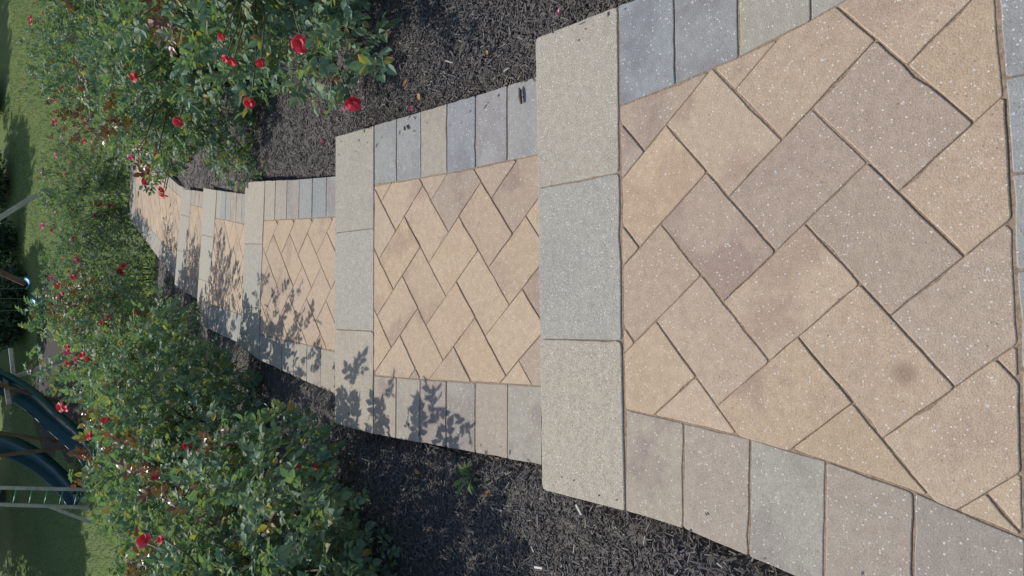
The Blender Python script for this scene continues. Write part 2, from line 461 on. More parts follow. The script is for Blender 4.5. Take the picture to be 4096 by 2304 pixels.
def stone_mesh(name, poly, k, mat, thick=0.05, gap=0.0016, rad=0.005, cham=0.0021, jit=0.0017, lift=0.0, tilt=0.0020):
    """one stone: worn corners, slightly ragged chamfered edges; returns mesh and its origin"""
    poly = inset(poly, gap) if gap else ccw([np.array(p, float) for p in poly])
    if not poly: return None
    poly = clean(poly)
    if len(poly) < 3 or area(poly) < 0.0006: return None
    n = len(poly)
    ring = []
    for i in range(n):
        p0, p1, p2 = poly[i - 1], poly[i], poly[(i + 1) % n]
        l1, l2 = np.linalg.norm(p0 - p1), np.linalg.norm(p2 - p1)
        r = min(rad * random.uniform(.5, 1.7), l1 * .3, l2 * .3)
        ca = float((p0 - p1) @ (p2 - p1)) / max(l1 * l2, 1e-9)
        sharp = ca > .45
        if sharp: r = min(.007, l1 * .35, l2 * .35)
        a = p1 + (p0 - p1) / l1 * r; b = p1 + (p2 - p1) / l2 * r
        c = (a + b) / 2 * (.85 if sharp else .45) + p1 * (.15 if sharp else .55)
        if len(ring):
            q = ring[-1]; L = np.linalg.norm(a - q); s = max(1, int(L / .03))
            e = (a - q) / max(L, 1e-6); nn = np.array([e[1], -e[0]])
            for t in range(1, s):
                ring.append(q + (a - q) * t / s - nn * random.uniform(-.3, 1) * jit * (3 if random.random() < .12 else 1))
        ring += [a, c, b]
    q, a = ring[-1], ring[0]
    L = np.linalg.norm(a - q); s = max(1, int(L / .03)); e = (a - q) / max(L, 1e-6); nn = np.array([e[1], -e[0]])
    for t in range(1, s):
        ring.append(q + (a - q) * t / s - nn * random.uniform(-.3, 1) * jit)
    R = np.array(ring); m = len(R)
    tan = np.roll(R, -1, 0) - np.roll(R, 1, 0)
    tan /= np.maximum(np.linalg.norm(tan, axis=1, keepdims=True), 1e-9)
    nrm = np.stack([tan[:, 1], -tan[:, 0]], 1)
    cen = R.mean(0)
    cz = float(pz(k, cen[1])) + lift + random.uniform(-.0008, .0008)
    tx, ty = random.uniform(-tilt, tilt), random.uniform(-tilt, tilt)
    def zz(P): return (pz(k, P[:, 1]) - pz(k, cen[1])) + tx * (P[:, 0] - cen[0]) + ty * (P[:, 1] - cen[1])
    R1 = R - nrm * cham * .35
    R2 = R - nrm * cham
    rows = [(R, -thick), (R, -cham), (R1, -cham * .35), (R2, 0.0)]
    V = np.concatenate([np.c_[P - cen, zz(P) + h] for P, h in rows])
    F = []
    for r in range(3):
        for i in range(m):
            F.append((r * m + i, r * m + (i + 1) % m, (r + 1) * m + (i + 1) % m, (r + 1) * m + i))
    F.append(tuple(3 * m + i for i in range(m)))
    return mesh_py(name, V, F, mat), (cen[0], cen[1], cz)

TAN = [(.428, .327, .231), (.418, .319, .225), (.436, .335, .238), (.410, .315, .227), (.426, .322, .221)]
PURP = [(.366, .284, .218), (.374, .290, .220), (.356, .278, .216)]
ORNG = [(.452, .335, .226)]
GREY = [(.335, .30, .245), (.35, .31, .25), (.325, .298, .25), (.35, .295, .235)]
BLUE = [(.265, .27, .255), (.292, .288, .265)]
CAPC = [(.40, .358, .285), (.36, .34, .288), (.388, .35, .28), (.39, .345, .272)]
def jc(c, s=.05):
    f = 1 + random.uniform(-s, s) * .8
    return tuple(min(1, x * f * (1 + random.uniform(-.009, .009))) for x in c) + (1,)

class Level:
    def __init__(self, k, name, label, outline):
        self.k = k
        P = ccw([np.array(p, float) for p in outline])
        n = len(P)
        P2 = np.array(P); c = P2.mean(0)
        V = [(p[0], p[1], float(pz(k, p[1])) - .0026) for p in P] + [(p[0], p[1], float(pz(k, p[1])) - .6) for p in P]
        F = [tuple(range(n))] + [(i, n + i, n + (i + 1) % n, (i + 1) % n)[::-1] for i in range(n)]
        F = [tuple(range(n))] + [(n + i, n + (i + 1) % n, (i + 1) % n, i) for i in range(n)]
        self.o = link(name, mesh_py(name, V, F, M_SAND))
        tag(self.o, label, kind="structure")
    def stone(self, name, poly, mat, col, **kw):
        r = stone_mesh(name, poly, self.k, mat, **kw)
        if not r: return
        o = link(name, r[0], self.o, Matrix.Translation(r[1]))
        o.color = col
        return o

G = .07505
def herring(lv, th, a0, b0, anchor, chir, xlo, xhi, ylo, yhi, hue=None):
    """diagonal herringbone of 2:3 pavers clipped to the strip between the border rows"""
    c, s = math.cos(math.radians(th)), math.sin(math.radians(th))
    k = lv.k; sl = math.sqrt(1 + PL[k][1] ** 2); y0 = PL[k][2]
    cnt = 0
    for mm in range(-40, 41):
        for nn in range(-40, 41):
            if chir == 1:
                ox, oy = anchor[0] + 2 * mm + 3 * nn, anchor[1] - 2 * mm + 3 * nn
                rects = [(ox, oy, ox + 3, oy + 2), (ox + 3, oy, ox + 5, oy + 3)]
            else:
                ox, oy = anchor[0] + 2 * mm + 3 * nn, anchor[1] + 2 * mm - 3 * nn
                rects = [(ox, oy, ox + 3, oy + 2), (ox + 3, oy - 1, ox + 5, oy + 2)]
            for (x0, y0_, x1, y1) in rects:
                q = []
                for (u, v) in ((x0, y0_), (x1, y0_), (x1, y1), (x0, y1)):
                    S1, S2 = a0 + u * G, b0 + v * G
                    X, Yf = c * S1 - s * S2, s * S1 + c * S2
                    q.append(np.array([X, (Yf - y0) / sl + y0]))
                Q = np.array(q)
                ya, yb = max(Q[:, 1].min(), ylo((Q[0, 0])) - .01), min(Q[:, 1].max(), yhi(Q[0, 0]) + .01)
                if yb <= ya or Q[:, 0].max() < xlo(ya) - .2 or Q[:, 0].min() > xhi(ya) + .2: continue
                poly = q
                # side borders: chord over the stone's own reach
                for fn, sg in ((xlo, -1), (xhi, 1)):
                    p1, p2 = np.array([fn(ya), ya]), np.array([fn(yb), yb])
                    d = p2 - p1; nrm = np.array([d[1], -d[0]]) / np.linalg.norm(d)
                    poly = clip_half(poly, p1, nrm * sg)
                    if len(poly) < 3: break
                if len(poly) < 3: continue
                xa, xb = min(p[0] for p in poly), max(p[0] for p in poly)
                if xb - xa < .004: continue
                for fn, sg in ((ylo, -1), (yhi, 1)):
                    p1, p2 = np.array([xa, fn(xa)]), np.array([xb, fn(xb)])
                    d = p2 - p1; nrm = np.array([-d[1], d[0]]) / np.linalg.norm(d)
                    poly = clip_half(poly, p1, nrm * sg)
                    if len(poly) < 3: break
                if len(poly) < 3 or area(poly) < .0007: continue
                cx, cy = np.mean([p[0] for p in poly]), np.mean([p[1] for p in poly])
                col = None
                for (hx, hy, hr, hc) in HUES.get(k, []):
                    if (cx - hx) ** 2 + (cy - hy) ** 2 < hr * hr: col = hc
                if col is None:
                    r = random.random()
                    col = random.choice(TAN) if r < .86 else random.choice(PURP) if r < .95 else ORNG[0]
                lv.stone("paver", poly, M_PAVER, jc(col, .06))
                cnt += 1
    return cnt

HUES = {0: [(.27, .66, .09, PURP[0]), (.13, .72, .08, PURP[1]), (.02, .42, .08, PURP[2]), (-.02, .30, .06, PURP[0])], 1: [(.22, 1.9, .08, PURP[1]), (.26, 1.62, .1, PURP[1])]}

def border(lv, pin, pout, step, cols, first=None, flip=False):
    """a row of stones laid across the border strip; pin/pout: polylines (y falls) inner and outer"""
    pin, pout = np.array(pin, float), np.array(pout, float)
    def along(P):
        d = np.r_[0, np.cumsum(np.linalg.norm(np.diff(P, axis=0), axis=1))]
        return d, P
    di, Pi = along(pin); do, Po = along(pout)
    L = di[-1]
    t = 0; n = 0
    while t < L - .02:
        w = step if not (n == 0 and first) else first
        w *= random.uniform(.985, 1.015)
        t2 = min(t + w, L)
        if L - t2 < .04: t2 = L
        def at(d, P, s):
            f = s / L * d[-1]
            return np.array([np.interp(f, d, P[:, 0]), np.interp(f, d, P[:, 1])])
        poly = [at(di, Pi, t), at(di, Pi, t2), at(do, Po, t2), at(do, Po, t)]
        col = cols[n % len(cols)] if cols else random.choice(GREY)
        lv.stone("border_paver", poly, M_PAVER, jc(col, .05))
        t = t2; n += 1

def caps(lv, fl, fr, nl, nr, joints, cols):
    """bullnose cap stones along the far edge; joints = [(far pt, near pt), ...] from left to right"""
    f = [fl] + [j[0] for j in joints] + [fr]
    nn = [nl] + [j[1] for j in joints] + [nr]
    for i in range(len(f) - 1):
        lv.stone("cap_stone", [np.array(nn[i]), np.array(nn[i + 1]), np.array(f[i + 1]), np.array(f[i])], M_CAP, jc(cols[i], .02),
                 thick=.065, gap=.0008, rad=.010, cham=.0028, jit=.0013, lift=.001, tilt=.001)

def lerpf(P):
    P = np.array(P, float); o = np.argsort(P[:, 1])
    ys, xs = P[o, 1], P[o, 0]
    return lambda y: np.interp(y, ys, xs)
def lerpx(P):
    P = np.array(P, float); o = np.argsort(P[:, 0])
    xs, ys = P[o, 0], P[o, 1]
    return lambda x: np.interp(x, xs, ys)

# ---- level 0: the landing at the camera's feet
IL0 = [(-.274, 1.018), (-.298, .68), (-.314, .569), (-.341, .429), (-.353, .352), (-.384, .262)]
IR0 = [(.413, 1.034), (.433, .889), (.451, .776), (.471, .68), (.507, .543), (.556, .40), (.60, .31)]
OL0 = [(-.505, 1.02), (-.508, .883), (-.521, .777), (-.536, .679), (-.545, .601), (-.568, .43), (-.60, .262)]
OR0 = [(.645, 1.04), (.660, .889), (.678, .776), (.700, .68), (.735, .543), (.79, .40), (.83, .31)]
NEAR0 = [(-.60, .259), (-.374, .267), (-.125, .271), (.028, .278), (.177, .283), (.326, .292), (.60, .312), (.83, .33)]
lv0 = Level(0, "paved_landing", "tan herringbone landing with grey border at the top of the steps",
            [(-.49, 1.262), (.625, 1.285), (.64, 1.03), (.655, .88), (.695, .68), (.73, .543), (.81, .32), (1.0, -.6), (-.72, -.6), (-.585, .3), (-.53, .68), (-.50, .9)])
nearf = lerpx(NEAR0)
cap0n = lerpx([(-.505, 1.019), (.645, 1.040)])
herring(lv0, 41.5, -.03303, .07480, (2, 4), 1, lerpf(IL0), lerpf(IR0), nearf, cap0n)
border(lv0, IL0, OL0, .1508, [GREY[3], GREY[3], GREY[2], GREY[3], GREY[0], BLUE[1]])
border(lv0, IR0, OR0, .1508, [(.26, .27, .27), (.28, .275, .265), GREY[0], GREY[2], GREY[0]], first=.148)
caps(lv0, (-.507, 1.28), (.634, 1.304), (-.505, 1.02), (.645, 1.041), [((-.128, 1.288), (-.119, 1.03)), ((.252, 1.295), (.263, 1.037))], [CAPC[0], CAPC[1], CAPC[2]])
# the row of grey stones on the near side
xj = [-.72, -.57, -.425, -.275, -.125, .028, .177, .326, .478, .63, .78, .93]
for i in range(len(xj) - 1):
    a_, b_ = xj[i], xj[i + 1]
    lv0.stone("border_paver", [np.array([a_, nearf(a_) - .002]), np.array([b_, nearf(b_) - .002]), np.array([b_ + .01, nearf(b_) - .23]), np.array([a_ + .01, nearf(a_) - .23])], M_PAVER, jc(random.choice([BLUE[1], (.27, .275, .265), GREY[2]]), .04))
# paving that goes on behind the camera
for r in range(4):
    for i in range(7):
        x0 = -.68 + i * .2286 + (.07 if r % 2 else 0); y1 = .03 - r * .152
        if x0 + .2286 > .95: continue
        lv0.stone("paver", [np.array([x0, y1 - .152]), np.array([x0 + .2286, y1 - .152]), np.array([x0 + .2286, y1]), np.array([x0, y1])], M_PAVER, jc(random.choice(TAN), .06))

# ---- level 1
IL1 = [(-.329, 2.357), (-.312, 1.994), (-.289, 1.631), (-.279, 1.469), (-.272, 1.28)]
IR1 = [(.388, 2.355), (.379, 2.038), (.377, 1.763), (.381, 1.589), (.383, 1.30)]
OL1 = [(-.551, 2.361), (-.545, 2.255), (-.511, 1.577), (-.504, 1.458), (-.498, 1.28)]
OR1 = [(.612, 2.355), (.609, 2.023), (.607, 1.751), (.608, 1.589), (.609, 1.30)]
lv1 = Level(1, "stair_tread", "broad first tread below the landing paved in tan herringbone",
            [(-.53, 2.63), (.595, 2.63), (.60, 2.3), (.597, 1.30), (-.485, 1.29), (-.50, 1.6), (-.535, 2.3)])
cap1n = lerpx([(-.551, 2.360), (.612, 2.356)])
lo1 = lerpx([(-.6, 1.29), (.7, 1.31)])
herring(lv1, 40.97, 1.00305, 1.08167, (3, 5), 1, lerpf(IL1), lerpf(IR1), lo1, cap1n)
border(lv1, IL1, OL1, .1520, [GREY[3], GREY[0], (.30, .255, .22), GREY[2], GREY[3], GREY[2], GREY[0]])
border(lv1, IR1, OR1, .1520, [BLUE[0], (.275, .275, .265), GREY[0], (.245, .255, .26), (.285, .28, .265), (.29, .285, .27), GREY[0]])
caps(lv1, (-.552, 2.66), (.615, 2.654), (-.551, 2.361), (.611, 2.356), [((-.167, 2.66), (-.162, 2.358)), ((.224, 2.657), (.226, 2.356))], [CAPC[3], CAPC[1], (.36, .335, .275)])

# ---- level 2
IL2 = [(-.259, 3.893), (-.271, 3.426), (-.289, 3.009), (-.30, 2.66)]
IR2 = [(.368, 3.835), (.345, 3.40), (.327, 3.011), (.31, 2.66)]
OL2 = [(-.398, 3.905), (-.445, 3.45), (-.485, 3.011), (-.515, 2.66)]
OR2 = [(.583, 3.819), (.545, 3.40), (.513, 3.011), (.49, 2.66)]
lv2 = Level(2, "stair_tread", "second tread half covered by leaf shadow, paved in tan herringbone",
            [(-.32, 4.195), (.59, 4.09), (.57, 3.8), (.50, 3.0), (.47, 2.66), (-.50, 2.66), (-.47, 3.02), (-.385, 3.9)])
cap2n = lerpx([(-.398, 3.905), (-.077, 3.885), (.242, 3.853), (.583, 3.819)])
lo2 = lerpx([(-.6, 2.67), (.7, 2.67)])
herring(lv2, 42.94, 2.05782, 2.14559, (0, -1), 2, lerpf(IL2), lerpf(IR2), lo2, cap2n)
border(lv2, IL2, OL2, .152, [GREY[2], GREY[1], GREY[2], GREY[0]])
border(lv2, IR2, OR2, .152, [GREY[1], GREY[0], (.30, .275, .245), (.275, .275, .265), (.255, .265, .265), (.29, .28, .26)], first=.147)
caps(lv2, (-.331, 4.224), (.61, 4.115), (-.398, 3.905), (.583, 3.819), [((-.11, 4.172), (-.109, 3.892)), ((.257, 4.135), (.241, 3.855))], [(.35, .33, .27), CAPC[1], CAPC[0]])

# ---- level 3
IL3 = [(-.126, 5.823), (-.176, 4.876), (-.21, 4.2)]
IR3 = [(.532, 5.60), (.427, 4.771), (.36, 4.12)]
OL3 = [(-.322, 5.914), (-.374, 4.91), (-.40, 4.24)]
OR3 = [(.740, 5.563), (.627, 4.764), (.56, 4.12)]
lv3 = Level(3, "stair_tread", "third tread in bush shade on one side, paved in tan herringbone",
            [(-.27, 6.31), (.79, 6.0), (.725, 5.56), (.61, 4.76), (.54, 4.11), (-.385, 4.22), (-.36, 4.9), (-.31, 5.9)])
cap3n = lerpx([(-.322, 5.914), (.041, 5.80), (.39, 5.665), (.74, 5.563)])
lo3 = lerpx([(-.6, 4.25), (.7, 4.11)])
herring(lv3, 40.5, 2.9, 3.45, (0, 0), 1, lerpf(IL3), lerpf(IR3), lo3, cap3n)
border(lv3, IL3, OL3, .155, [(.26, .265, .26), GREY[2], BLUE[1]])
border(lv3, IR3, OR3, .155, [GREY[2], (.27, .275, .26), (.30, .285, .255), GREY[1]])
caps(lv3, (-.285, 6.346), (.813, 6.037), (-.322, 5.914), (.74, 5.563), [((.079, 6.235), (.041, 5.80)), ((.437, 6.118), (.39, 5.669))], [CAPC[0], CAPC[1], CAPC[1]])

# ---- level 4
IL4 = [(.13, 7.44), (.06, 6.98), (-.03, 6.3)]
IR4 = [(.80, 7.22), (.725, 6.75), (.65, 6.1)]
OL4 = [(-.032, 7.489), (-.10, 6.996), (-.2, 6.34)]
OR4 = [(.936, 7.175), (.872, 6.738), (.80, 6.06)]
lv4 = Level(4, "stair_tread", "fourth and lowest tread before the path bends away behind the roses",
            [(.05, 7.86), (.965, 7.53), (.92, 7.18), (.78, 6.03), (-.19, 6.3), (-.085, 7.0), (-.02, 7.48)])
cap4n = lerpx([(-.032, 7.489), (.936, 7.175)])
lo4 = lerpx([(-.6, 6.4), (1.0, 5.98)])
herring(lv4, 38.0, 4.35, 4.8, (0, 0), 1, lerpf(IL4), lerpf(IR4), lo4, cap4n)
border(lv4, IL4, OL4, .155, None)
border(lv4, IR4, OR4, .155, None)
caps(lv4, (.036, 7.892), (.986, 7.562), (-.032, 7.489), (.932, 7.177), [((.39, 7.77), (.335, 7.37)), ((.743, 7.646), (.681, 7.258))], [CAPC[1], CAPC[1], CAPC[1]])

# ---- level 5: the path bends towards the right-hand rose bed
IL5 = [(.17, 7.88), (.36, 8.65), (.578, 9.292), (.786, 9.993), (1.05, 10.72)]
OL5 = [(.02, 7.93), (.119, 8.692), (.423, 9.57), (.891, 10.941), (.985, 11.17)]
IR5 = [(.89, 7.6), (.98, 8.3), (1.25, 9.1), (1.75, 9.95), (2.3, 10.45)]
OR5 = [(1.0, 7.57), (1.115, 8.356), (1.43, 9.3), (1.93, 10.1), (2.68, 10.47)]
lv5 = Level(5, "paved_path", "tan herringbone path bending away below the lowest step",
            [(.04, 7.85), (.14, 8.69), (.44, 9.57), (.91, 10.94), (.99, 11.15), (1.7, 11.12), (2.68, 11.1), (2.68, 10.49), (1.92, 10.12), (1.42, 9.33), (1.10, 8.36), (.98, 7.55)])
lo5 = lerpx([(-.2, 7.95), (1.2, 7.52)]); hi5 = lerpx([(0, 10.7), (1.05, 10.72), (2.7, 10.9)])
herring(lv5, 31.0, 5.2, 5.6, (0, 0), 1, lerpf(IL5), lerpf(IR5), lo5, hi5)
border(lv5, IL5, OL5, .155, [GREY[2], BLUE[1], GREY[0], BLUE[1], GREY[2]])
border(lv5, IR5, OR5, .155, None)
E2 = [(1.06, 10.73), (1.6, 10.80), (2.68, 10.9)]; O2 = [(.99, 11.16), (1.7, 11.12), (2.68, 11.12)]
border(lv5, E2, O2, .155, None)

# ------------------------------------------------------------------ black plastic edging along the beds
def edging(pts, h, label, t=.006):
    V, F = [], []
    n = len(pts)
    for i, (x, y, z) in enumerate(pts):
        a = np.array(pts[max(0, i - 1)][:2]); b = np.array(pts[min(n - 1, i + 1)][:2])
        d = (b - a) / np.linalg.norm(b - a); nn = np.array([d[1], -d[0]]) * t
        for s, zz in ((0, -.06), (0, h), (1, h), (1, -.06)):
            V.append((x + nn[0] * s, y + nn[1] * s, z + zz))
        if i:
            for k in range(4):
                F.append(((i - 1) * 4 + k, (i - 1) * 4 + (k + 1) % 4, i * 4 + (k + 1) % 4, i * 4 + k))
    F.append((0, 1, 2, 3)); F.append(tuple((n - 1) * 4 + k for k in (3, 2, 1, 0)))
    o = link("garden_edging", mesh_py("garden_edging", V, F, M_EDGE, False))
    return tag(o, label, "edging")
def edge_run(ys, off, side):
    return [(float((xl(y) if side < 0 else xr(y)) + side * off(y)), float(y), float(prof(y))) for y in ys]
edging(edge_run(np.arange(1.36, 2.62, .09), lambda y: .034 + .012 * math.sin(y * 5), -1), -.022, "black plastic edging strip between the first tread and the mulch")
edging(edge_run(np.arange(.2, 1.0, .08), lambda y: .02 + .006 * math.sin(y * 7), -1), -.014, "black plastic edging strip sunk beside the landing border")
edging(edge_run(np.arange(2.95, 4.1, .09), lambda y: .03 + .01 * math.sin(y * 5), 1), -.008, "black plastic edging strip along the sunny side of the second tread")
edging(edge_run(np.arange(4.4, 6.2, .12), lambda y: .035 + .02 * math.sin(y * 4), 1), .01, "black plastic edging strip standing proud beside the third tread")

# ------------------------------------------------------------------ mulch chips
def chips(n, ylo, yhi, side, reach, smin, smax, seed):
    r = np.random.default_rng(seed)
    y = r.uniform(ylo, yhi, n)
    d = reach * r.random(n) - .004
    x = xl(y) - d if side < 0 else xr(y) + d
    z = bed_z(x, y, side) + r.random(n) * .010
    L = smin * (smax / smin) ** (r.random(n) ** 1.6)
    W = L * r.uniform(.05, .16, n) + .0010
    H = r.uniform(.0012, .004, n)
    az = r.uniform(0, 2 * np.pi, n); pit = r.normal(0, .22, n); rol = r.normal(0, .4, n)
    ca, sa, cp, sp = np.cos(az), np.sin(az), np.cos(pit), np.sin(pit)
    ax = np.stack([ca * cp, sa * cp, sp], 1)
    up0 = np.stack([-ca * sp, -sa * sp, cp], 1)
    sd0 = np.stack([-sa, ca, np.zeros(n)], 1)
    cr, sr = np.cos(rol)[:, None], np.sin(rol)[:, None]
    sd = sd0 * cr + up0 * sr; up = up0 * cr - sd0 * sr
    P = np.stack([x, y, z], 1)
    tpl = np.array([(-1, -.5, 0), (-.85, .6, 0), (.9, .45, 0), (1, -.4, 0), (-.95, -.4, 1), (-.8, .5, 1), (.85, .4, .8), (.95, -.3, .9), (0, -.62, .15), (0, .6, .15), (0.05, .05, 1.25)])
    tpl = np.array([(-1, -.5, 0), (-.85, .6, 0), (.9, .45, 0), (1, -.4, 0), (-.95, -.4, 1), (-.8, .5, 1), (.85, .4, .8), (.95, -.3, .9)])
    V = P[:, None, :] + tpl[None, :, 0:1] * (ax * L[:, None] / 2)[:, None, :] + tpl[None, :, 1:2] * (sd * W[:, None])[:, None, :] + tpl[None, :, 2:3] * (up * H[:, None])[:, None, :]
    fq = np.array([(4, 7, 6, 5), (0, 4, 5, 1), (1, 5, 6, 2), (2, 6, 7, 3), (3, 7, 4, 0)])[:, ::-1]
    F = (np.arange(n)[:, None, None] * 8 + fq[None]).reshape(-1, 4)
    return V.reshape(-1, 3), F
def spill(n, side, seed):
    r = np.random.default_rng(seed)
    y = np.concatenate([r.uniform(.45, 1.28, n // 3), r.uniform(1.33, 2.64, n - n // 3)])
    V, F = chips(n, 0, 1, side, .01, .004, .022, seed)
    d = .09 * r.random(n) ** 2.2
    x = xl(y) + d if side < 0 else xr(y) - d
    z = np.where(y < 1.3, pz(0, y), pz(1, y)) + .0015
    V = V.reshape(n, 8, 3); V = V - V.mean(1, keepdims=True); V[:, :, 2] *= .6
    V = V + np.stack([x, y, z + .001], 1)[:, None, :]
    return V.reshape(-1, 3), F
def chip_obj(parts, label):
    Vs, Fs, o = [], [], 0
    for V, F in parts:
        Vs.append(V); Fs.append(F + o); o += len(V)
    ob = link("mulch_chips", mesh_np("mulch_chips", np.concatenate(Vs), np.concatenate(Fs), M_CHIP))
    tag(ob, label, kind="stuff")
chip_obj([chips(60000, .4, 2.6, -1, 1.4, .005, .034, 1), chips(20000, 2.4, 5, -1, 1.6, .008, .042, 2), chips(7000, 5, 11, -1, 1.4, .02, .07, 3), spill(45, -1, 9)], "shredded black wood mulch on the shaded side of the steps")
chip_obj([chips(62000, .7, 2.7, 1, 1.25, .005, .034, 4), chips(26000, 2.5, 5, 1, 1.6, .008, .042, 5), chips(6000, 5, 10, 1, 1.2, .02, .07, 6), spill(70, 1, 10)], "shredded black wood mulch on the sunny side of the steps")

# ------------------------------------------------------------------ rose bushes
def leaflet(L, W, fold, droop, full):
    if full:
        V = np.array([(0, 0, 0), (0, .33 * L, -.03 * L), (0, .68 * L, -.05 * L - droop * .4), (0, L, -.06 * L - droop),
                      (-.42 * W, .24 * L, fold * W), (-.5 * W, .52 * L, fold * W), (.42 * W, .24 * L, fold * W), (.5 * W, .52 * L, fold * W), (-.27 * W, .80 * L, fold * W * .4 - droop * .5), (.27 * W, .80 * L, fold * W * .4 - droop * .5)])
        F = [(0, 1, 4), (0, 6, 1), (4, 1, 2), (4, 2, 5), (1, 6, 7), (1, 7, 2), (5, 2, 8), (2, 7, 9), (8, 2, 3), (2, 9, 3)]
    else:
        V = np.array([(0, 0, 0), (0, L, -droop), (-.48 * W, .45 * L, fold * W), (.48 * W, .45 * L, fold * W)])
        F = [(0, 1, 2), (0, 3, 1)]
    return V, np.array(F)

def compound(rs, full=True):
    """five leaflets on a short stalk, tip towards +y"""
    Vs, Fs, o = [], [], 0
    st = rs.uniform(.05, .065)
    def add(V, F):
        nonlocal o
        Vs.append(V); Fs.append(F + o); o += len(V)
    def place(V, ang, x, y, z):
        c, s = math.cos(ang), math.sin(ang)
        W = V.copy(); W[:, 0] = c * V[:, 0] - s * V[:, 1] + x; W[:, 1] = s * V[:, 0] + c * V[:, 1] + y; W[:, 2] += z
        return W
    w = .0012
    add(np.array([(-w, -.01, 0), (w, -.01, 0), (w * .6, st, .004), (-w * .6, st, .004)]), np.array([(0, 1, 2), (0, 2, 3)]))
    for (yy, ang, sc) in ((st, 0, 1.0), (st * .72, -.95, .9), (st * .72, .95, .9), (st * .25, -1.1, .72), (st * .25, 1.1, .72)):
        L = .047 * sc * rs.uniform(.9, 1.12)
        V, F = leaflet(L, L * rs.uniform(.58, .72), rs.uniform(.02, .28), rs.uniform(0, .012), full)
        add(place(V, ang + rs.normal(0, .12), 0, yy, .003 + rs.normal(0, .003)), F)
    return np.concatenate(Vs), np.concatenate(Fs)
rsl = np.random.default_rng(21)
LEAFS = [compound(rsl, True) for _ in range(6)]
LEAF_ME = [mesh_np("rose_leaf", V, F, M_LEAF, False) for V, F in LEAFS]
LEAF_YOUNG = [mesh_np("young_leaf", V, F, M_YOUNG, False) for V, F in LEAFS]
LEAFS_LO = [compound(rsl, False) for _ in range(5)]

def frames(dirs, r, spread=.55, upw=.75):
    """leaf frames: y along the leaf, z its upper side"""
    n = len(dirs)
    a = dirs * .7 + r.normal(0, spread, (n, 3)) + np.array([0, 0, -.05])
    a /= np.linalg.norm(a, axis=1, keepdims=True)
    nz = np.array([0, 0, 1.0]) * upw + dirs * .45 + r.normal(0, .38, (n, 3))
    x = np.cross(a, nz); x /= np.maximum(np.linalg.norm(x, axis=1, keepdims=True), 1e-6)
    z = np.cross(x, a)
    return x, a, z

def scatter(tpls, P, X, Y, Z, sc, r):
    Vs, Fs, o = [], [], 0
    pick = r.integers(0, len(tpls), len(P))
    for t, (V, F) in enumerate(tpls):
        ix = np.nonzero(pick == t)[0]
        if not len(ix): continue
        s = sc[ix][:, None, None]
        W = P[ix][:, None, :] + s * (V[None, :, 0:1] * X[ix][:, None, :] + V[None, :, 1:2] * Y[ix][:, None, :] + V[None, :, 2:3] * Z[ix][:, None, :])
        Fs.append((np.arange(len(ix))[:, None, None] * len(V) + F[None] + o).reshape(-1, 3)); Vs.append(W.reshape(-1, 3)); o += len(ix) * len(V)
    return np.concatenate(Vs), np.concatenate(Fs)

def petal(r, w, cup, curl):
    """one broad petal of length r growing along +y from the centre, cupped upwards"""
    V, F = [], []
    rows = [(.08, .22), (.38, .72), (.72, 1.0), (.95, .78), (1.04, .3)]
    for (t, ww) in rows:
        for s in (-1, 0, 1):
            z = cup * r * (t ** 1.6) - curl * r * max(0, t - .6) ** 2 * 3 + (.10 * r * abs(s) * ww * (1 if curl < .3 else -.5))
            V.append((s * w * ww / 2, t * r - (.05 * r if s == 0 and t > .9 else 0), z))
    for i in range(4):
        for j in range(2):
            a = i * 3 + j
            F.append((a, a + 1, a + 4, a + 3))
    return np.array(V), F

def rot_z(V, a):
    c, s = math.cos(a), math.sin(a)
    W = V.copy(); W[:, 0] = c * V[:, 0] - s * V[:, 1]; W[:, 1] = s * V[:, 0] + c * V[:, 1]
    return W

def bloom_petals(rs):
    out = []
    n1, n2 = 6, 5
    for i in range(n1):
        V, F = petal(1.0 * rs.uniform(.92, 1.05), rs.uniform(.95, 1.1), rs.uniform(.12, .25), rs.uniform(.25, .5))
        V[:, 2] += .02 * (i % 2); out.append((rot_z(V, 2 * math.pi * i / n1 + rs.normal(0, .08)), F))
    for i in range(n2):
        V, F = petal(.68 * rs.uniform(.9, 1.05), rs.uniform(.62, .75), rs.uniform(.55, .8), rs.uniform(0, .25))
        V[:, 2] += .08; out.append((rot_z(V, 2 * math.pi * (i + .5) / n2 + rs.normal(0, .1)), F))
    return out
def join(parts):
    Vs, Fs, o = [], [], 0
    for V, F in parts:
        Vs.append(V); Fs += [tuple(i + o for i in f) for f in F]; o += len(V)
    return np.concatenate(Vs), Fs
def heart():
    """calyx, short stalk and stamens under and inside the petals"""
    V1, F1 = tube([(0, 0, -1.6), (0.05, 0, -.6), (0, 0, -.1)], [.05, .055, .16], 5)
    return np.array(V1), F1
rsb = np.random.default_rng(5)
BLOOM_SETS = [bloom_petals(rsb) for _ in range(3)]
hv, hf = heart()
HEART_ME = mesh_py("rose_bloom", hv, hf, M_CANE, True)
def stamens():
    V, F = [], []
    for i in range(9):
        a = i * 2.4; rr = .06 + .012 * i
        c = Vector((math.cos(a) * rr, math.sin(a) * rr, .16 + .02 * (i % 3)))
        o = len(V)
        V += [c + Vector((.035, 0, 0)), c + Vector((-.02, .03, 0)), c + Vector((-.02, -.03, 0)), c + Vector((0, 0, .05))]
        F += [(o, o + 1, o + 3), (o + 1, o + 2, o + 3), (o + 2, o, o + 3)]
    return V, F
sv, sf = stamens(); STAMEN_ME = mesh_py("stamens", sv, sf, M_YELLOW)
PETAL_ME = {}
for mname, mat in (("red", M_RED), ("pink", M_PINK)):
    PETAL_ME[mname] = [[mesh_py("petal", V, F, mat, True) for V, F in st] for st in BLOOM_SETS]
BLOOM_ME = {}
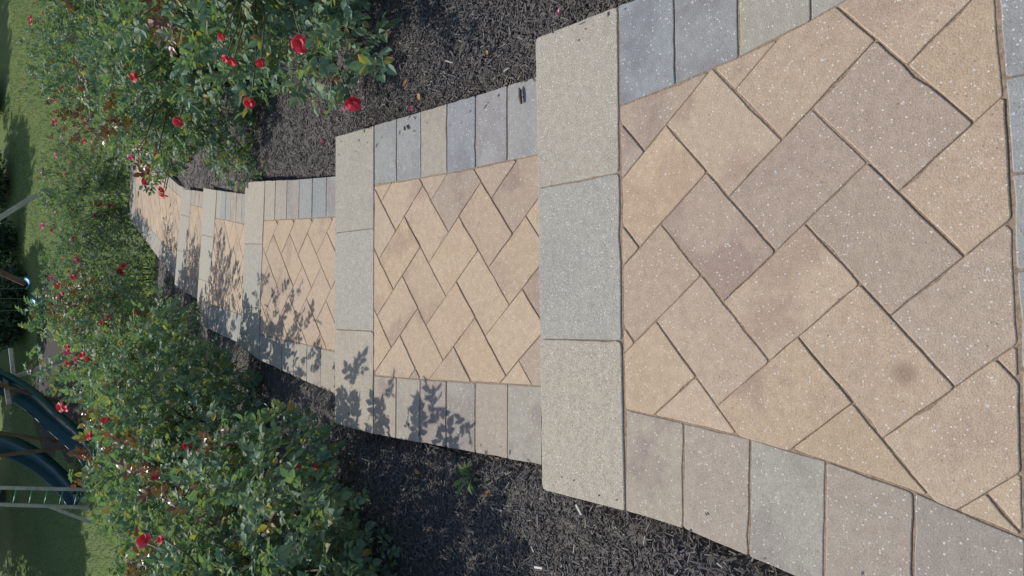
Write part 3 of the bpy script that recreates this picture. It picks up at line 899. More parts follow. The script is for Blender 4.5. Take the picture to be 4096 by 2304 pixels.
for mname, mat in (("red", M_RED), ("pink", M_PINK)):
    BLOOM_ME[mname] = []
    for st in BLOOM_SETS:
        V, F = join(st); BLOOM_ME[mname].append(mesh_py("rose_bloom", V, F, mat, True))

def sepal_star(rs):
    V, F = [], []
    for i in range(5):
        a = 2 * math.pi * i / 5 + rs.normal(0, .12); c, s = math.cos(a), math.sin(a)
        o = len(V); L = rs.uniform(.8, 1.15); h = rs.uniform(-.1, .35); w = .13
        V += [(-s * w, c * w, 0), (s * w, -c * w, 0), (c * L * .55 - s * w * .8, s * L * .55 + c * w * .8, h * .6), (c * L * .55 + s * w * .8, s * L * .55 - c * w * .8, h * .6), (c * L, s * L, h)]
        F += [(o, o + 1, o + 3, o + 2), (o + 2, o + 3, o + 4)]
    o = len(V); tv, tf = tube([(0, 0, -1.3), (0, 0, -.1), (0, 0, .12)], [.05, .06, .14], 4)
    V += tv; F += [tuple(i + o for i in f) for f in tf]
    return mesh_py("spent_bloom", V, F, M_STRAW)
STAR_ME = [sepal_star(rsb) for _ in range(3)]

BUSH = [(-1.3, 2.87, .78, .82), (-2.6, 3.6, .85, .46), (-1.0, 4.55, .80, .90), (-2.4, 5.3, .85, .50), (-.76, 6.25, .72, .94), (-2.0, 6.9, .8, .54), (-.60, 7.75, .68, 1.0), (-1.6, 8.7, .8, .55), (-.30, 9.3, .70, 1.1), (.2, 11.3, .8, 1.4),
        (1.55, 2.95, .74, .75), (1.38, 4.45, .76, .82), (2.5, 3.9, .85, .85), (1.65, 6.0, .72, .9), (2.7, 5.6, .8, .95), (1.98, 7.55, .8, 1.15), (3.1, 7.3, .85, 1.2), (2.7, 9.3, .95, 1.5), (4.0, 9.2, .95, 1.4), (3.8, 5.2, .85, 1.2), (1.35, 12.2, .95, 1.6), (-1.46, 2.22, .60, .72)]  # last bush, mostly out of view, added to shade the near mulch
# single tall or drooping shoots (tip positions) that reach out of the rounded bushes; those on the shaded bed added to cast shade on treads and mulch
SHOOTS = {0: [(-.68, 2.33, .30), (-.64, 2.62, .36), (-.70, 2.95, .42), (-.60, 3.2, .42), (-.74, 2.15, .12), (-.62, 2.45, .22)],
          2: [(-.95, 3.82, .25), (-.80, 3.88, .20), (-1.1, 3.86, .30), (-.70, 3.98, .28), (-.90, 4.0, .36), (-1.0, 3.75, .15), (-.50, 4.08, .30), (-.42, 4.35, .40), (-.46, 4.62, .44), (-.60, 3.92, .22), (-.38, 4.82, .40), (-.52, 4.25, .34)],
          4: [(-.05, 6.5, .0), (-.15, 6.4, .06), (-.32, 5.85, .04), (-.22, 5.9, -.05), (-.3, 6.45, .10), (-.1, 6.3, -.02), (-.25, 6.3, .08), (-.28, 6.0, .06), (-.18, 6.6, .10), (-.36, 5.72, .02), (-.45, 5.5, -.02), (-.22, 6.15, .10), (-.12, 6.75, .02)],
          6: [(.02, 7.75, -.46), (-.12, 7.7, -.36), (-.05, 8.15, -.40), (.08, 8.05, -.50), (-.22, 7.8, -.34), (.1, 8.3, -.52), (-.02, 7.5, -.52), (-.18, 7.6, -.40), (-.10, 7.9, -.40), (0, 8.2, -.46), (-.3, 7.4, -.42), (-.05, 8.0, -.36)],
          10: [(.70, 2.42, -.10), (.72, 2.03, .0), (.82, 2.2, .08), (.76, 2.25, .10), (.70, 2.68, .08), (.95, 2.1, .1)],
          11: [(.63, 4.42, -.10), (.60, 4.62, -.18), (.74, 4.2, -.1)]}
BLAB = ["nearest dark rose bush on the shaded bed, spilling shade over the first tread",
        "rose bush behind the nearest one on the shaded bed, close to the picture's bottom edge",
        "rose bush beside the second tread on the shaded bed, with two bright red blooms",
        "rose bush in front of the ladder, second row of the shaded bed",
        "rose bush beside the third tread, with a dense cluster of red blooms on its crown",
        "rose bush in front of the two slides, second row of the shaded bed",
        "rose bush beside the lowest tread, covered with small red blooms",
        "rose bush farther back in the second row, below the slides",
        "rose bush on the outside of the path's bend, with blooms low on its near side",
        "rose bush past the path's outer corner, in front of the blue swing seats",
        "nearest rose bush on the sunny bed, with one big red bloom hanging over the mulch",
        "rose bush beside the second tread on the sunny bed, three red blooms above the path",
        "rose bush behind the nearest one on the sunny bed, close to the picture's top edge",
        "rose bush beside the third tread on the sunny bed",
        "rose bush in the second row of the sunny bed, between the near and far bushes",
        "rose bush on the inside of the path's bend, red blooms along its top",
        "rose bush in the second row of the sunny bed behind the bend",
        "rose bush at the sunny bed's far end, its row of blooms against the lawn",
        "farthest rose bush in the picture's top corner, against the lawn",
        "rose bush on the outer side of the sunny bed at the picture's top edge",
        "rose bush beyond the end of the path with tall flowering canes against the lawn",
        "rose bush cut off by the picture's bottom edge, in front of the nearest bush"]
FLOWERS = {0: [(-.99, 3.09, .36, .027), (-.93, 2.87, .37, .016), (-.71, 2.72, -.1, .017), (-.7, 2.63, -.14, .020)],
 2: [(-.75, 4.6, .08, .027), (-.83, 4.63, .15, .023), (-.95, 3.91, .04, .021), (-.82, 3.94, -.12, .020)],
 4: [(-.49, 6.08, -.18, .028), (-.59, 6.18, -.12, .025), (-.53, 6.17, -.16, .024), (-.51, 5.92, -.17, .018), (-.46, 5.96, -.21, .029), (-.41, 5.76, -.34, .032), (-.39, 5.7, -.46, .017), (-.65, 5.57, -.25, .034), (-.69, 5.69, -.16, .019), (-.85, 6.04, -.03, .036), (-.85, 5.93, -.04, .022), (-.7, 5.64, -.18, .02)],
 6: [(-.24, 7.1, -.86, .03), (-.3, 7.19, -.61, .026), (-.36, 7.16, -.59, .03), (-.37, 7.2, -.56, .022), (-.26, 7.2, -.66, .02), (-.51, 7.58, -.38, .025), (-.57, 7.43, -.39, .028), (-.52, 7.42, -.4, .03), (-.46, 7.34, -.44, .024), (-.6, 7.29, -.42, .028), (-.65, 7.37, -.39, .03), (-.68, 7.43, -.38, .03)],
 8: [(.12, 9.27, -.89, .035), (.1, 9.47, -.74, .042), (.02, 9.47, -.78, .038), (-.08, 9.23, -.77, .042), (-.2, 9.25, -.73, .023), (-.17, 9.1, -.76, .034), (-.23, 8.96, -.79, .023), (.18, 8.88, -1.25, .04), (.25, 9.0, -1.32, .029), (-.34, 9.09, -.73, .023), (-.36, 9.2, -.71, .03)],
 9: [(.84, 11.55, -1.08, .045), (.78, 11.53, -1.18, .029), (.68, 11.46, -1.43, .044), (.54, 11.5, -1.37, .029), (.36, 11.08, -1.36, .05), (.44, 11.52, -1.31, .029), (.22, 11.24, -1.32, .037), (.2, 11.07, -1.35, .045)],
 10: [(.82, 2.61, .24, .013), (.81, 2.6, .22, .016), (.88, 2.57, .27, .013), (.7, 2.7, .11, .022), (.83, 2.31, .11, .028), (.79, 2.48, .17, .015), (.675, 2.355, -.127, .028)],
 11: [(1.1, 4.14, .07, .025), (.87, 4.0, -.1, .025), (.76, 4.64, -.07, .018), (.6, 4.43, -.08, .021), (.58, 4.56, -.21, .019), (.55, 4.56, -.22, .029)],
 15: [(1.86, 7.84, -.45, .022), (1.74, 7.88, -.4, .022), (1.64, 7.83, -.57, .022), (1.55, 7.91, -.41, .028), (1.56, 7.81, -.64, .026), (1.51, 7.81, -.67, .022), (1.39, 7.83, -.63, .022), (1.24, 7.93, -.42, .022)],
 17: [(3.13, 9.46, -.57, .024), (3.04, 9.47, -.65, .024), (2.97, 9.52, -.53, .024), (2.92, 9.53, -.54, .024), (2.95, 9.49, -.66, .024), (3.17, 9.4, -.73, .024), (2.77, 9.01, -.81, .024), (2.7, 9.55, -.69, .025), (2.64, 9.4, -.84, .025), (2.51, 9.57, -.77, .033), (2.52, 9.53, -.89, .025), (2.47, 9.23, -.87, .03), (2.46, 9.55, -.84, .025), (2.39, 9.57, -.83, .025)],
 20: [(1.94, 12.59, -1.76, .045), (1.85, 12.64, -1.68, .04), (1.68, 12.64, -1.77, .042), (1.69, 12.71, -1.55, .036), (1.57, 12.71, -1.6, .032), (1.51, 12.54, -1.8, .032), (1.83, 12.59, -1.84, .032), (1.72, 12.68, -1.62, .032), (1.24, 11.99, -1.87, .05), (1.19, 11.85, -2.0, .05), (1.13, 12.53, -1.71, .036), (1.06, 12.04, -1.83, .031), (1.26, 12.73, -1.67, .032), (.86, 12.75, -1.71, .032)]}
CAMV = np.array(CAM)

def lumps(r, n=44):
    D = r.normal(0, 1, (n, 3)); D /= np.linalg.norm(D, axis=1, keepdims=True)
    A = np.where(r.random(n) < .42, r.uniform(-.55, -.2, n), r.uniform(.02, .26, n))
    return D, A

def make_bush(ix):
    bx, by, R, H = BUSH[ix]
    r = np.random.default_rng(100 + ix)
    bz = float(prof(by)) - .02
    near = by < 5.2
    dist = math.hypot(bx, by)
    root = empty("rose_bush", (bx, by, bz))
    tag(root, BLAB[ix], "rose bush", "rose bushes along the steps")
    c = np.array([0, 0, H * .52])
    rad = np.array([R, R, H * .52])
    D, A = lumps(r)
    n = int((2500 if near else 2300) * (R / .8) ** 2)
    d = r.normal(0, 1, (n * 2, 3)); d /= np.linalg.norm(d, axis=1, keepdims=True)
    d = d[d[:, 2] > -.75][:n]; n = len(d)
    def surf(dd):
        g = dd @ D.T
        return .93 + (A[None] * np.exp((g - 1) * 22)).sum(1)
    rho = surf(d) * (1 - .5 * r.random(n) ** 1.9)
    P = c + d * rad * rho[:, None]
    P[:, 2] = np.maximum(P[:, 2], .05 + .1 * r.random(n))
    # shoots that reach past the rounded outline, each set with leaves
    tips = []
    sd = r.normal(0, 1, (26, 3)); sd /= np.linalg.norm(sd, axis=1, keepdims=True); sd = sd[sd[:, 2] > -.25]
    for s_ in sd:
        p0 = c + s_ * rad * .8; p1 = c + s_ * rad * (surf(s_[None])[0] + r.uniform(.10, .30)) + np.array([0, 0, r.uniform(0, .08)])
        tips.append((p0, p1))
    sp, sdirs = [], []
    for (tx, ty, tz) in SHOOTS.get(ix, []):
        p1 = np.array([tx - bx, ty - by, tz - bz]); tips.append((p1 + (c - p1) * .62 - np.array([0, 0, .12]), p1)); tips.append((p1 + (c - p1) * .35 - np.array([0, 0, .22]), p1))
    for p0, p1 in tips:
        for t in np.linspace(.2, 1, 10):
            sp.append(p0 + (p1 - p0) * t + r.normal(0, .012, 3)); v = (p1 - p0) / np.linalg.norm(p1 - p0); sdirs.append(v + r.normal(0, .5, 3))
    P = np.concatenate([P, np.array(sp)]); d2 = np.concatenate([d, np.array(sdirs)]); d2 /= np.linalg.norm(d2, axis=1, keepdims=True)
    rho = np.concatenate([rho, np.full(len(sp), 1.2)])
    X, Y, Z = frames(d2, r)
    sc = r.uniform(.55, 1.0, len(P)) * (1.0 if near else .95)
    # clumps of young red-tinged growth
    yd = r.normal(0, 1, (5, 3)); yd[:, 2] = np.abs(yd[:, 2]); yd /= np.linalg.norm(yd, axis=1, keepdims=True)
    pd = (P - c) / rad; pn = pd / np.linalg.norm(pd, axis=1, keepdims=True)
    young = ((pn @ yd.T).max(1) > .975) & (rho > .85) | ((r.random(len(P)) < .03) & (rho > .95))
    # the leaves that show largest: on the side towards the viewer and on the outside
    tov = CAMV - np.array([bx, by, bz]) - c; tov /= np.linalg.norm(tov)
    pd2 = np.linalg.norm(CAMV - (P + np.array([bx, by, bz])), axis=1)
    score = rho + .35 * (pn @ tov) + .25 * r.random(len(P)) - .3 * pd2 / max(dist, 1)
    order = np.argsort(-score)
    single = np.zeros(len(P), bool); single[order[:290]] = True
    for k in order[:290]:
        mw = Matrix(((X[k, 0] * sc[k], Y[k, 0] * sc[k], Z[k, 0] * sc[k], P[k, 0]), (X[k, 1] * sc[k], Y[k, 1] * sc[k], Z[k, 1] * sc[k], P[k, 1]), (X[k, 2] * sc[k], Y[k, 2] * sc[k], Z[k, 2] * sc[k], P[k, 2]), (0, 0, 0, 1)))
        link("leaf", (LEAF_YOUNG if young[k] else LEAF_ME)[int(r.integers(0, 6))], root, mw)
    rest = ~single
    tp = LEAFS
    for sel, nm, mat in ((rest & ~young, "foliage", M_LEAF), (rest & young, "young_foliage", M_YOUNG)):
        if sel.sum() < 3: continue
        V, F = scatter(tp, P[sel], X[sel], Y[sel], Z[sel], sc[sel], r)
        o = link(nm, mesh_np(nm, V, F, mat), root); o["kind"] = "stuff"
    # canes
    for q in range(11):
        a = 2 * math.pi * q / 11 + r.normal(0, .25); e = r.uniform(.35, .95)
        tip = c + np.array([math.cos(a) * e, math.sin(a) * e, r.uniform(.1, .8)]) * rad * .92
        base = np.array([math.cos(a) * .07, math.sin(a) * .07, 0])
        mid = base * .5 + tip * .5 + np.array([0, 0, .07]) - np.array([math.cos(a), math.sin(a), 0]) * .06
        V, F = tube([base, mid, tip], [.008, .006, .003], 5)
        link("cane", mesh_py("cane", V, F, M_CANE, True), root)
    # blooms
    nf = 0
    for (fx, fy, fz, fr) in FLOWERS.get(ix, []):
        p = np.array([fx - bx, fy - by, fz - bz])
        out = (p - c) / rad; out /= np.linalg.norm(out)
        ax = Vector(out) * .5 + Vector((0, 0, .55)) + Vector(tov) * .55 + Vector(r.normal(0, .25, 3)); ax.normalize()
        q = ax.to_track_quat('Z', 'Y').to_matrix().to_4x4()
        mw = Matrix.Translation(Vector(p)) @ q @ Matrix.Rotation(r.uniform(0, 6.28), 4, 'Z') @ Matrix.Scale(fr * 1.08, 4)
        inside = np.linalg.norm((p - c) / rad)
        if inside > .82:
            q0 = c + (p - c) * .55 / max(inside, .55)
            V, F = tube([q0, q0 * .45 + p * .55 + np.array([0, 0, -.02]), p - np.array(ax) * fr], [.0045, .0035, .0028], 5)
            link("cane", mesh_py("cane", V, F, M_CANE, True), root)
        kind = "pink" if r.random() < .10 else "red"
        st = int(r.integers(0, 3))
        if dist < 6.4 or fr > .033:
            o = link("rose_bloom", HEART_ME, root, mw)
            for pm in PETAL_ME[kind][st]: link("petal", pm, o)
            link("stamens", STAMEN_ME, o)
        else:
            link("rose_bloom", BLOOM_ME[kind][st], root, mw)
        nf += 1
    # dry stars left by spent blooms
    ns = 46 if near else 30
    dd = r.normal(0, 1, (ns, 3)) + tov * .5 + np.array([0, 0, .3]); dd /= np.linalg.norm(dd, axis=1, keepdims=True)
    for k in range(ns):
        p = c + dd[k] * rad * (surf(dd[k:k + 1])[0] * 1.02)
        ax = Vector(dd[k]) + Vector(r.normal(0, .4, 3)); ax.normalize()
        mw = Matrix.Translation(Vector(p)) @ ax.to_track_quat('Z', 'Y').to_matrix().to_4x4() @ Matrix.Scale(float(r.uniform(.013, .022)), 4)
        link("spent_bloom", STAR_ME[k % 3], root, mw)
for ix in range(len(BUSH)): make_bush(ix)

# ------------------------------------------------------------------ playset on the lawn
GZ = -3.65
ps = empty("wooden_playset", (-3.3, 20.3, GZ))
tag(ps, "weathered wooden playset with two dark green slides and a ladder in tree shade", "playset")
PSO = Vector((-3.3, 20.3, GZ))
def pspart(name, V, F, mat, smooth=False, parent=None):
    V = [Vector(v) - PSO for v in V]
    return link(name, mesh_py(name, V, F, mat, smooth), parent or ps)
def psbeam(name, p, q, w, d, mat=M_WOOD): return pspart(name, *beam(p, q, w, d), mat)
psbeam("ladder_rail", (-4.72, 19.3, -3.68), (-4.22, 19.3, -1.35), .075, .05)
psbeam("ladder_rail", (-5.14, 19.3, -3.68), (-4.57, 19.3, -1.35), .075, .05)
for (ax_, az_), (bx_, bz_) in (((-4.48, -2.51), (-4.79, -2.45)), ((-4.53, -2.81), (-4.87, -2.74)), ((-4.61, -3.11), (-4.94, -3.04)), ((-4.68, -3.41), (-5.01, -3.34)), ((-4.42, -2.21), (-4.72, -2.15)), ((-4.36, -1.91), (-4.65, -1.85))):
    V, F = tube([(ax_, 19.3, az_), (bx_, 19.3, bz_)], [.018, .018], 8)
    pspart("rung", V, F, M_RUNG, True)
psbeam("brace", (-4.93, 19.25, -2.83), (-5.47, 19.15, -3.68), .07, .05)
psbeam("leg", (-2.92, 20.5, -3.68), (-2.0, 20.5, -1.55), .09, .09, M_WOODBROWN)
psbeam("leg", (-1.72, 21, -3.68), (-2.45, 21, -1.55), .10, .09)
psbeam("cross_board", (-1.44, 21.06, -2.41), (-2.25, 20.9, -2.46), .09, .04)
psbeam("cross_board", (-1.87, 21.07, -3.17), (-2.5, 20.8, -3.21), .09, .04)
psbeam("cross_board", (-2.1, 20.9, -2.27), (-2.70, 20.55, -2.29), .10, .04)
psbeam("leg", (-3.20, 20.6, -1.6), (-3.72, 20.6, -3.3), .08, .08, M_WOODBROWN)
psbeam("leg", (-3.85, 20.3, -3.68), (-3.82, 20.3, -1.5), .08, .08, M_WOODBROWN)
psbeam("leg", (2.75, 23.5, -3.7), (.95, 23.5, -1.5), .13, .10)
psbeam("leg", (.12, 23.2, -3.12), (1.02, 23.6, -1.5), .14, .10, M_WOODBROWN)
psbeam("top_beam", (1.1, 23.45, -1.48), (-2.5, 20.8, -1.48), .10, .14)
psbeam("platform_beam", (-2.0, 20.5, -1.72), (-4.4, 19.5, -1.72), .10, .14)
V, F = [], []
for i in range(9):
    a0 = len(V); v, f = beam((-2.1 - i * .25, 20.2 - i * .06, -1.80), (-2.0 - i * .25, 21.2 - i * .06, -1.80), .22, .03, (0, 0, 1))
    pspart("deck_board", v, f, M_WOOD)
def slide(pts, w, wall, wd):
    """a channel slide: floor, two raised rims"""
    n = len(pts); V, F = [], []
    wd = Vector(wd).normalized()
    for i, p in enumerate(pts):
        p = Vector(p); t = (Vector(pts[min(i + 1, n - 1)]) - Vector(pts[max(i - 1, 0)])).normalized()
        up = wd.cross(t); up = -up if up.z < 0 else up; up.normalize()
        for s, h in ((-.5, wall), (-.47, wall + .03), (-.42, wall), (-.36, .05), (-.2, 0), (0, -.01), (.2, 0), (.36, .05), (.42, wall), (.47, wall + .03), (.5, wall), (.46, .0), (.2, -.04), (-.2, -.04), (-.46, 0)):
            V.append(p + wd * (s * w) + up * h)
    m = 15
    for i in range(n - 1):
        for k in range(m):
            F.append((i * m + k, i * m + (k + 1) % m, (i + 1) * m + (k + 1) % m, (i + 1) * m + k))
    F.append(tuple(range(m))); F.append(tuple((n - 1) * m + k for k in range(m))[::-1])
    return V, F
def smooth_pts(P, n=24):
    P = np.array(P, float); t = np.linspace(0, 1, len(P)); T = np.linspace(0, 1, n)
    Q = np.stack([np.interp(T, t, P[:, k]) for k in range(3)], 1)
    for _ in range(3): Q[1:-1] = (Q[:-2] + 2 * Q[1:-1] + Q[2:]) / 4
    return [tuple(q) for q in Q]
V, F = slide(smooth_pts([(-1.85, 21.2, -1.72), (-2.15, 20.9, -2.25), (-2.6, 20.4, -2.80), (-3.05, 19.9, -3.10), (-3.42, 19.4, -3.40), (-3.7, 19.0, -3.58), (-3.84, 18.8, -3.59)]), .62, .15, (.83, -.56, 0))
pspart("slide", V, F, M_SLIDE, True)
V, F = slide(smooth_pts([(-3.45, 21.6, -1.85), (-3.72, 21.3, -2.45), (-4.1, 20.9, -2.98), (-4.5, 20.5, -3.32), (-4.88, 20.1, -3.55), (-5.05, 19.9, -3.57)]), .62, .17, (.75, -.66, 0))
pspart("slide", V, F, M_SLIDE, True)

def swing_seat(x, y, z, rz, label):
    root = empty("swing_seat", (x, y, z), rz)
    tag(root, label, "swing seat", "blue swing seats on the playset")
    V, F = [], []
    n = 11
    for i in range(n):
        t = -1 + 2 * i / (n - 1); zz = .10 * t * t; xx = .165 * t
        for s, dz in ((-1, .006), (1, .006), (1, -.010), (-1, -.010)):
            V.append((xx, s * .085 * (1 - .25 * abs(t) ** 3), zz + dz))
        if i:
            for k in range(4): F.append(((i - 1) * 4 + k, (i - 1) * 4 + (k + 1) % 4, i * 4 + (k + 1) % 4, i * 4 + k))
    F.append((0, 1, 2, 3)); F.append(tuple((n - 1) * 4 + k for k in (3, 2, 1, 0)))
    link("seat", mesh_py("seat", V, F, M_SEAT, True), root)
    for s in (-1, 1):
        V, F = tube([(s * .165, 0, .10), (s * .20, 0, -1.5 - z)], [.009, .009], 6)
        link("chain", mesh_py("chain", V, F, M_CHAIN, True), root)
swing_seat(.13, 22.75, -3.13, .55, "light blue swing seat beside the slanting brown timber")
swing_seat(-.42, 22.35, -3.20, .55, "light blue swing seat nearer to the slides")

# bare earth under the playset
def patch(name, cx, cy, rx, ry, mat, label):
    r = np.random.default_rng(3); n = 40; V = [(cx, cy, float(lawn_z(cx, cy)) + .03)]; F = []
    for ring, f in ((1, .5), (2, 1.0)):
        for i in range(n):
            a = 2 * math.pi * i / n; k = f * (1 + (.18 * math.sin(3 * a + 1) + .1 * math.sin(7 * a)) * (ring == 2))
            x, y = cx + rx * k * math.cos(a), cy + ry * k * math.sin(a)
            V.append((x, y, float(lawn_z(x, y)) + (.03 if ring == 1 else -.005)))
    for i in range(n):
        F.append((0, 1 + i, 1 + (i + 1) % n)); F.append((1 + i, 1 + n + i, 1 + n + (i + 1) % n, 1 + (i + 1) % n))
    o = link(name, mesh_py(name, V, F, mat, True)); tag(o, label, kind="structure")
M_EARTH = simple_noise_mat("bare_earth", (0.024, 0.019, 0.014), (0.045, 0.036, 0.026), 5, 0.95, 0.5, dist=.02)
patch("bare_ground", -2.4, 22.6, 2.6, 2.6, M_EARTH, "dark bare earth under the playset")

# ------------------------------------------------------------------ grass blades on the sunlit lawn
r = np.random.default_rng(77)
n = 90000
gy_ = 13.0 + 15 * r.random(n) ** 1.1; gx_ = r.uniform(-9.5, 10.5, n)
gz_ = lawn_z(gx_, gy_); hh = r.uniform(.03, .07, n); aa = r.uniform(0, 6.28, n)
wv = np.stack([np.cos(aa), np.sin(aa), np.zeros(n)], 1) * .008
top = np.stack([r.normal(0, .02, n), r.normal(0, .02, n), hh], 1)
P = np.stack([gx_, gy_, gz_ - .005], 1)
V = np.stack([P - wv, P + wv, P + top], 1).reshape(-1, 3)
g_ = link("grass", mesh_np("grass", V, np.arange(3 * n).reshape(-1, 3), M_BLADE))
tag(g_, "short mown grass on the lawn below the roses", kind="stuff")

# ------------------------------------------------------------------ trees and shrubs beyond the lawn
def leaf_cloud(cs, rs_, n, size, r):
    d = r.normal(0, 1, (n, 3)); d /= np.linalg.norm(d, axis=1, keepdims=True)
    w = np.array([q[0] * q[1] * q[2] for q in rs_]) ** .67; k = r.choice(len(cs), n, p=w / w.sum())
    C_ = np.array(cs)[k]; R_ = np.array(rs_)[k]
    P = C_ + d * R_ * (1 - .6 * r.random(n) ** 1.7)[:, None] * r.uniform(.85, 1.1, n)[:, None]
    X, Y, Z = frames(d, r, .8)
    tp = [leaflet(1, .6, .1, .1, False)]
    return scatter(tp, P, X, Y, Z, r.uniform(.7, 1.3, n) * size, r)
def tree(x, y, h, R, label, seed, low=1.2):
    r = np.random.default_rng(seed)
    z = float(lawn_z(x, y)) - .05
    root = empty("shade_tree", (x, y, z)); tag(root, label, "tree", "shade trees beyond the lawn")
    pts = [(0, 0, 0), (r.normal(0, .06), r.normal(0, .06), h * .25), (r.normal(0, .15), r.normal(0, .15), h * .55), (r.normal(0, .2), r.normal(0, .2), h * .85)]
    V, F = tube(pts, [.24, .19, .13, .04], 9)
    t = link("trunk", mesh_py("trunk", V, F, M_BARK, True), root)
    cs, rs_ = [], []
    for i in range(15):
        a = r.uniform(0, 6.28); q = r.uniform(.1, .72) * R; hz = low + R * .2 + (h - low - R * .4) * (i + .5) / 15
        f = 1 - .45 * max(0, (hz / h - .55) / .45)
        cs.append((math.cos(a) * q * f, math.sin(a) * q * f, hz)); k = r.uniform(.30, .46) * R; rs_.append((k, k, k * .75))
        if i % 2 == 0:
            V, F = tube([pts[1 if hz < h * .5 else 2], ((cs[-1][0]) * .5, cs[-1][1] * .5, hz - .25), cs[-1]], [.06, .045, .015], 6)
            link("limb", mesh_py("limb", V, F, M_BARK, True), root)
    V, F = leaf_cloud(cs, rs_, 9000, .30, r)
    o = link("crown", mesh_np("crown", V, F, M_TLEAF), root); o["kind"] = "stuff"
TR = [(-10.0, 28.2, 7.5, 3.2, "spreading shade tree behind the ladder, in the picture's bottom corner"), (-6.8, 29.0, 8, 3.2, "shade tree behind the two slides"),
      (-3.2, 32.0, 8, 3.0, "shade tree behind the playset deck"), (0.2, 34.8, 8.5, 3.1, "shade tree behind the blue swing seats"),
      (5.2, 37.0, 8, 3.1, "shade tree behind the light slanting leg of the playset"), (9.4, 38.0, 8.5, 3.2, "shade tree at the far end of the sunlit lawn"),
      (13.5, 39, 8, 3.2, "shade tree in the picture's top corner"), (-13.5, 27.8, 8, 3.2, "shade tree at the edge of the picture's bottom corner"),
      (-9.5, 34.0, 9, 3.3, "tall shade tree in the row behind the others"), (-1.0, 40, 9, 3.4, "tall shade tree at the back, behind the swing")]
for i, (x, y, h, R, lab) in enumerate(TR): tree(x, y, h, R, lab, 300 + i)
def shrub(x, y, R, H, lab, seed):
    r = np.random.default_rng(seed); z = float(lawn_z(x, y)) - .03
    root = empty("woodland_shrub", (x, y, z)); tag(root, lab, "shrub", "dark shrubs at the edge of the lawn")
    cs = [(r.uniform(-.5, .5) * R, r.uniform(-.5, .5) * R, H * r.uniform(.3, .7)) for _ in range(7)]
    V, F = leaf_cloud(cs, [(R * .5, R * .5, H * .33)] * 7, 1600, .15, r)
    o = link("foliage", mesh_np("foliage", V, F, M_TLEAF), root); o["kind"] = "stuff"
    for q in range(4):
        a = q * 1.6 + .3; V, F = tube([(0, 0, 0), (math.cos(a) * R * .3, math.sin(a) * R * .3, H * .3), (math.cos(a) * R * .5, math.sin(a) * R * .5, H * .65)], [.03, .02, .008], 5)
        link("stem", mesh_py("stem", V, F, M_BARK, True), root)
for i, (x, y, R, H, lab) in enumerate([(1.5, 27.2, 1.0, 1.0, "dark leafy shrub just behind the light slanting timber"), (3.4, 28.4, 1.1, 1.1, "dark leafy shrub farther along the lawn from the light timber"),
                                       (.1, 26.2, .8, .8, "low dark shrub behind the swing seat by the brown timber"), (-1.3, 26.4, 1.0, .9, "dark shrub behind the bare earth"), (6.0, 29.6, 1.0, 1.0, "dark shrub at the shaded end of the lawn")]):
    shrub(x, y, R, H, lab, 500 + i)

# ------------------------------------------------------------------ small things lying about
def bent_leaf(L, W, bend, mat, name):
    V = [(0, 0, .002), (-W / 2, L * .4, .003 + bend), (0, L * .45, .001), (W / 2, L * .4, .004 + bend * .7), (0, L, .004 + bend * 1.2), (-W * .35, L * .75, .003 + bend), (W * .35, L * .75, .003 + bend)]
    F = [(0, 2, 1), (0, 3, 2), (1, 2, 5), (2, 3, 6), (5, 2, 4), (2, 6, 4)]
    return mesh_py(name, V, F, mat)
def bedz1(x, y): return float(bed_z(np.array([x]), np.array([y]), -1 if x < 0 else 1)[0])
PETL = [(.90, 3.033, "pink petal lying on the mulch under the nearest sunny bush, highest of three"), (.824, 3.053, "pink petal lying on the mulch level with the hanging red bloom"), (.773, 2.835, "pink petal on the mulch just under the hanging red bloom"),
        (.674, 3.093, "pink petal on the mulch beside the second cap stone's end"), (.65, 2.147, "pink petal on the mulch touching the first tread's border"), (.748, 1.347, "tiny red petal in the mulch beside the landing's cap stone")]
for i, (x, y, lab) in enumerate(PETL):
    me = bent_leaf(.022, .018, .005, M_PINK, "fallen_petal")
    o = link("fallen_petal", me); o.location = (x, y, bedz1(x, y) + .010); o.rotation_euler = (.2, -.15, i * 1.7)
    tag(o, lab, "petal", "fallen rose petals on the mulch")
LEF = [(.75, 2.163, .035, "round orange dry leaf on the mulch beside the shadow's tip"), (.668, 2.102, .032, "orange dry leaf close to the first tread's border"), (.835, 2.448, .045, "narrow orange dry leaf under the drooping sprig"),
       (.962, 2.282, .026, "small brown dry leaf at the near edge of the bush shadow"), (.723, 1.694, .02, "small orange dry leaf alone in the open mulch"), (-.656, 2.097, .024, "orange dry leaf in the shaded mulch beside the first tread"), (-.623, 1.684, .022, "orange dry leaf at the foot of the green weed")]
for i, (x, y, L, lab) in enumerate(LEF):
    o = link("fallen_leaf", bent_leaf(L, L * (.35 if i == 2 else .7), .006, M_DRY, "fallen_leaf")); o.location = (x, y, bedz1(x, y) + .012); o.rotation_euler = (.15, .2, 1.3 + i * 2.1)
    tag(o, lab, "dry leaf", "dry leaves fallen on the mulch")
PALE = simple_noise_mat("pale_wood", (0.45, 0.42, 0.38), (0.62, 0.60, 0.56), 60, 0.8, 0.2)
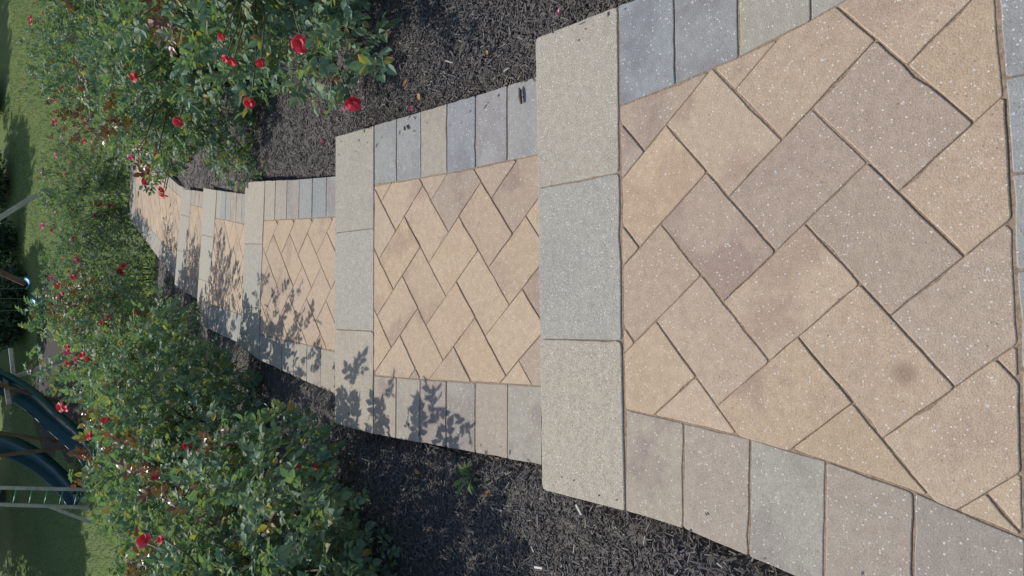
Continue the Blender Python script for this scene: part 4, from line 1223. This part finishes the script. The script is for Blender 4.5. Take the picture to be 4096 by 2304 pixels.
for i, (x, y, L, lab) in enumerate([(-.569, 1.24, .03, "pale curled wood chip beside the landing's cap stone"), (-.765, 1.401, .035, "pale wood chip lying farther out in the shaded bed's mulch"), (-.70, 1.05, .022, "small pale stone in the mulch beside the landing")]):
    V, F = beam((-L / 2, 0, .004), (L / 2, .003, .006), L * .3, .006)
    o = link("wood_chip", mesh_py("wood_chip", V, F, PALE)); o.location = (x, y, bedz1(x, y) + .012); o.rotation_euler = (.1, .2, .7 + i); tag(o, lab, "wood chip")
DARKBIT = simple_noise_mat("dark_twig", (0.06, 0.05, 0.045), (0.14, 0.12, 0.10), 60, 0.9, 0.2)
V, F = tube([(-.022, 0, .005), (0, .002, .007), (.018, .001, .005), (.026, .005, .006)], [.004, .0055, .005, .002], 6)
o = link("twig", mesh_py("twig", V, F, DARKBIT, True)); o.location = (.559, 1.529, float(pz(1, 1.529)) + .002); o.rotation_euler = (0, 0, .1); tag(o, "short grey-brown twig lying on the first tread's grey border", "twig")
o = link("leaf_scrap", bent_leaf(.03, .018, .004, DARKBIT, "leaf_scrap")); o.location = (.573, 2.147, float(pz(1, 2.147)) + .003); o.rotation_euler = (0, 0, 2.5); tag(o, "dark scrap of leaf lying on the first tread's blue-grey border", "leaf scrap")
# a green weed at the edge of the bush shade
w = empty("weed", (-.60, 1.79, bedz1(-.60, 1.79))); tag(w, "small green weed in the mulch beside the first tread's border", "weed")
rw = np.random.default_rng(4)
for i in range(9):
    a = 6.28 * i / 9 + rw.normal(0, .3); L = rw.uniform(.035, .08); e = rw.uniform(.3, .9)
    tip = Vector((math.cos(a) * L, math.sin(a) * L, L * e)); sd = Vector((-math.sin(a), math.cos(a), 0)) * .007
    mid = tip * .55 + Vector((0, 0, L * .15))
    V = [sd * .2, -sd * .2, mid - sd, mid + sd, tip - Vector((0, 0, .01)), mid - Vector((0, 0, .004))]
    link("leaf", mesh_py("weed_leaf", V, [(1, 5, 0), (0, 5, 3), (1, 2, 5), (3, 5, 4), (5, 2, 4)], M_WEED), w)
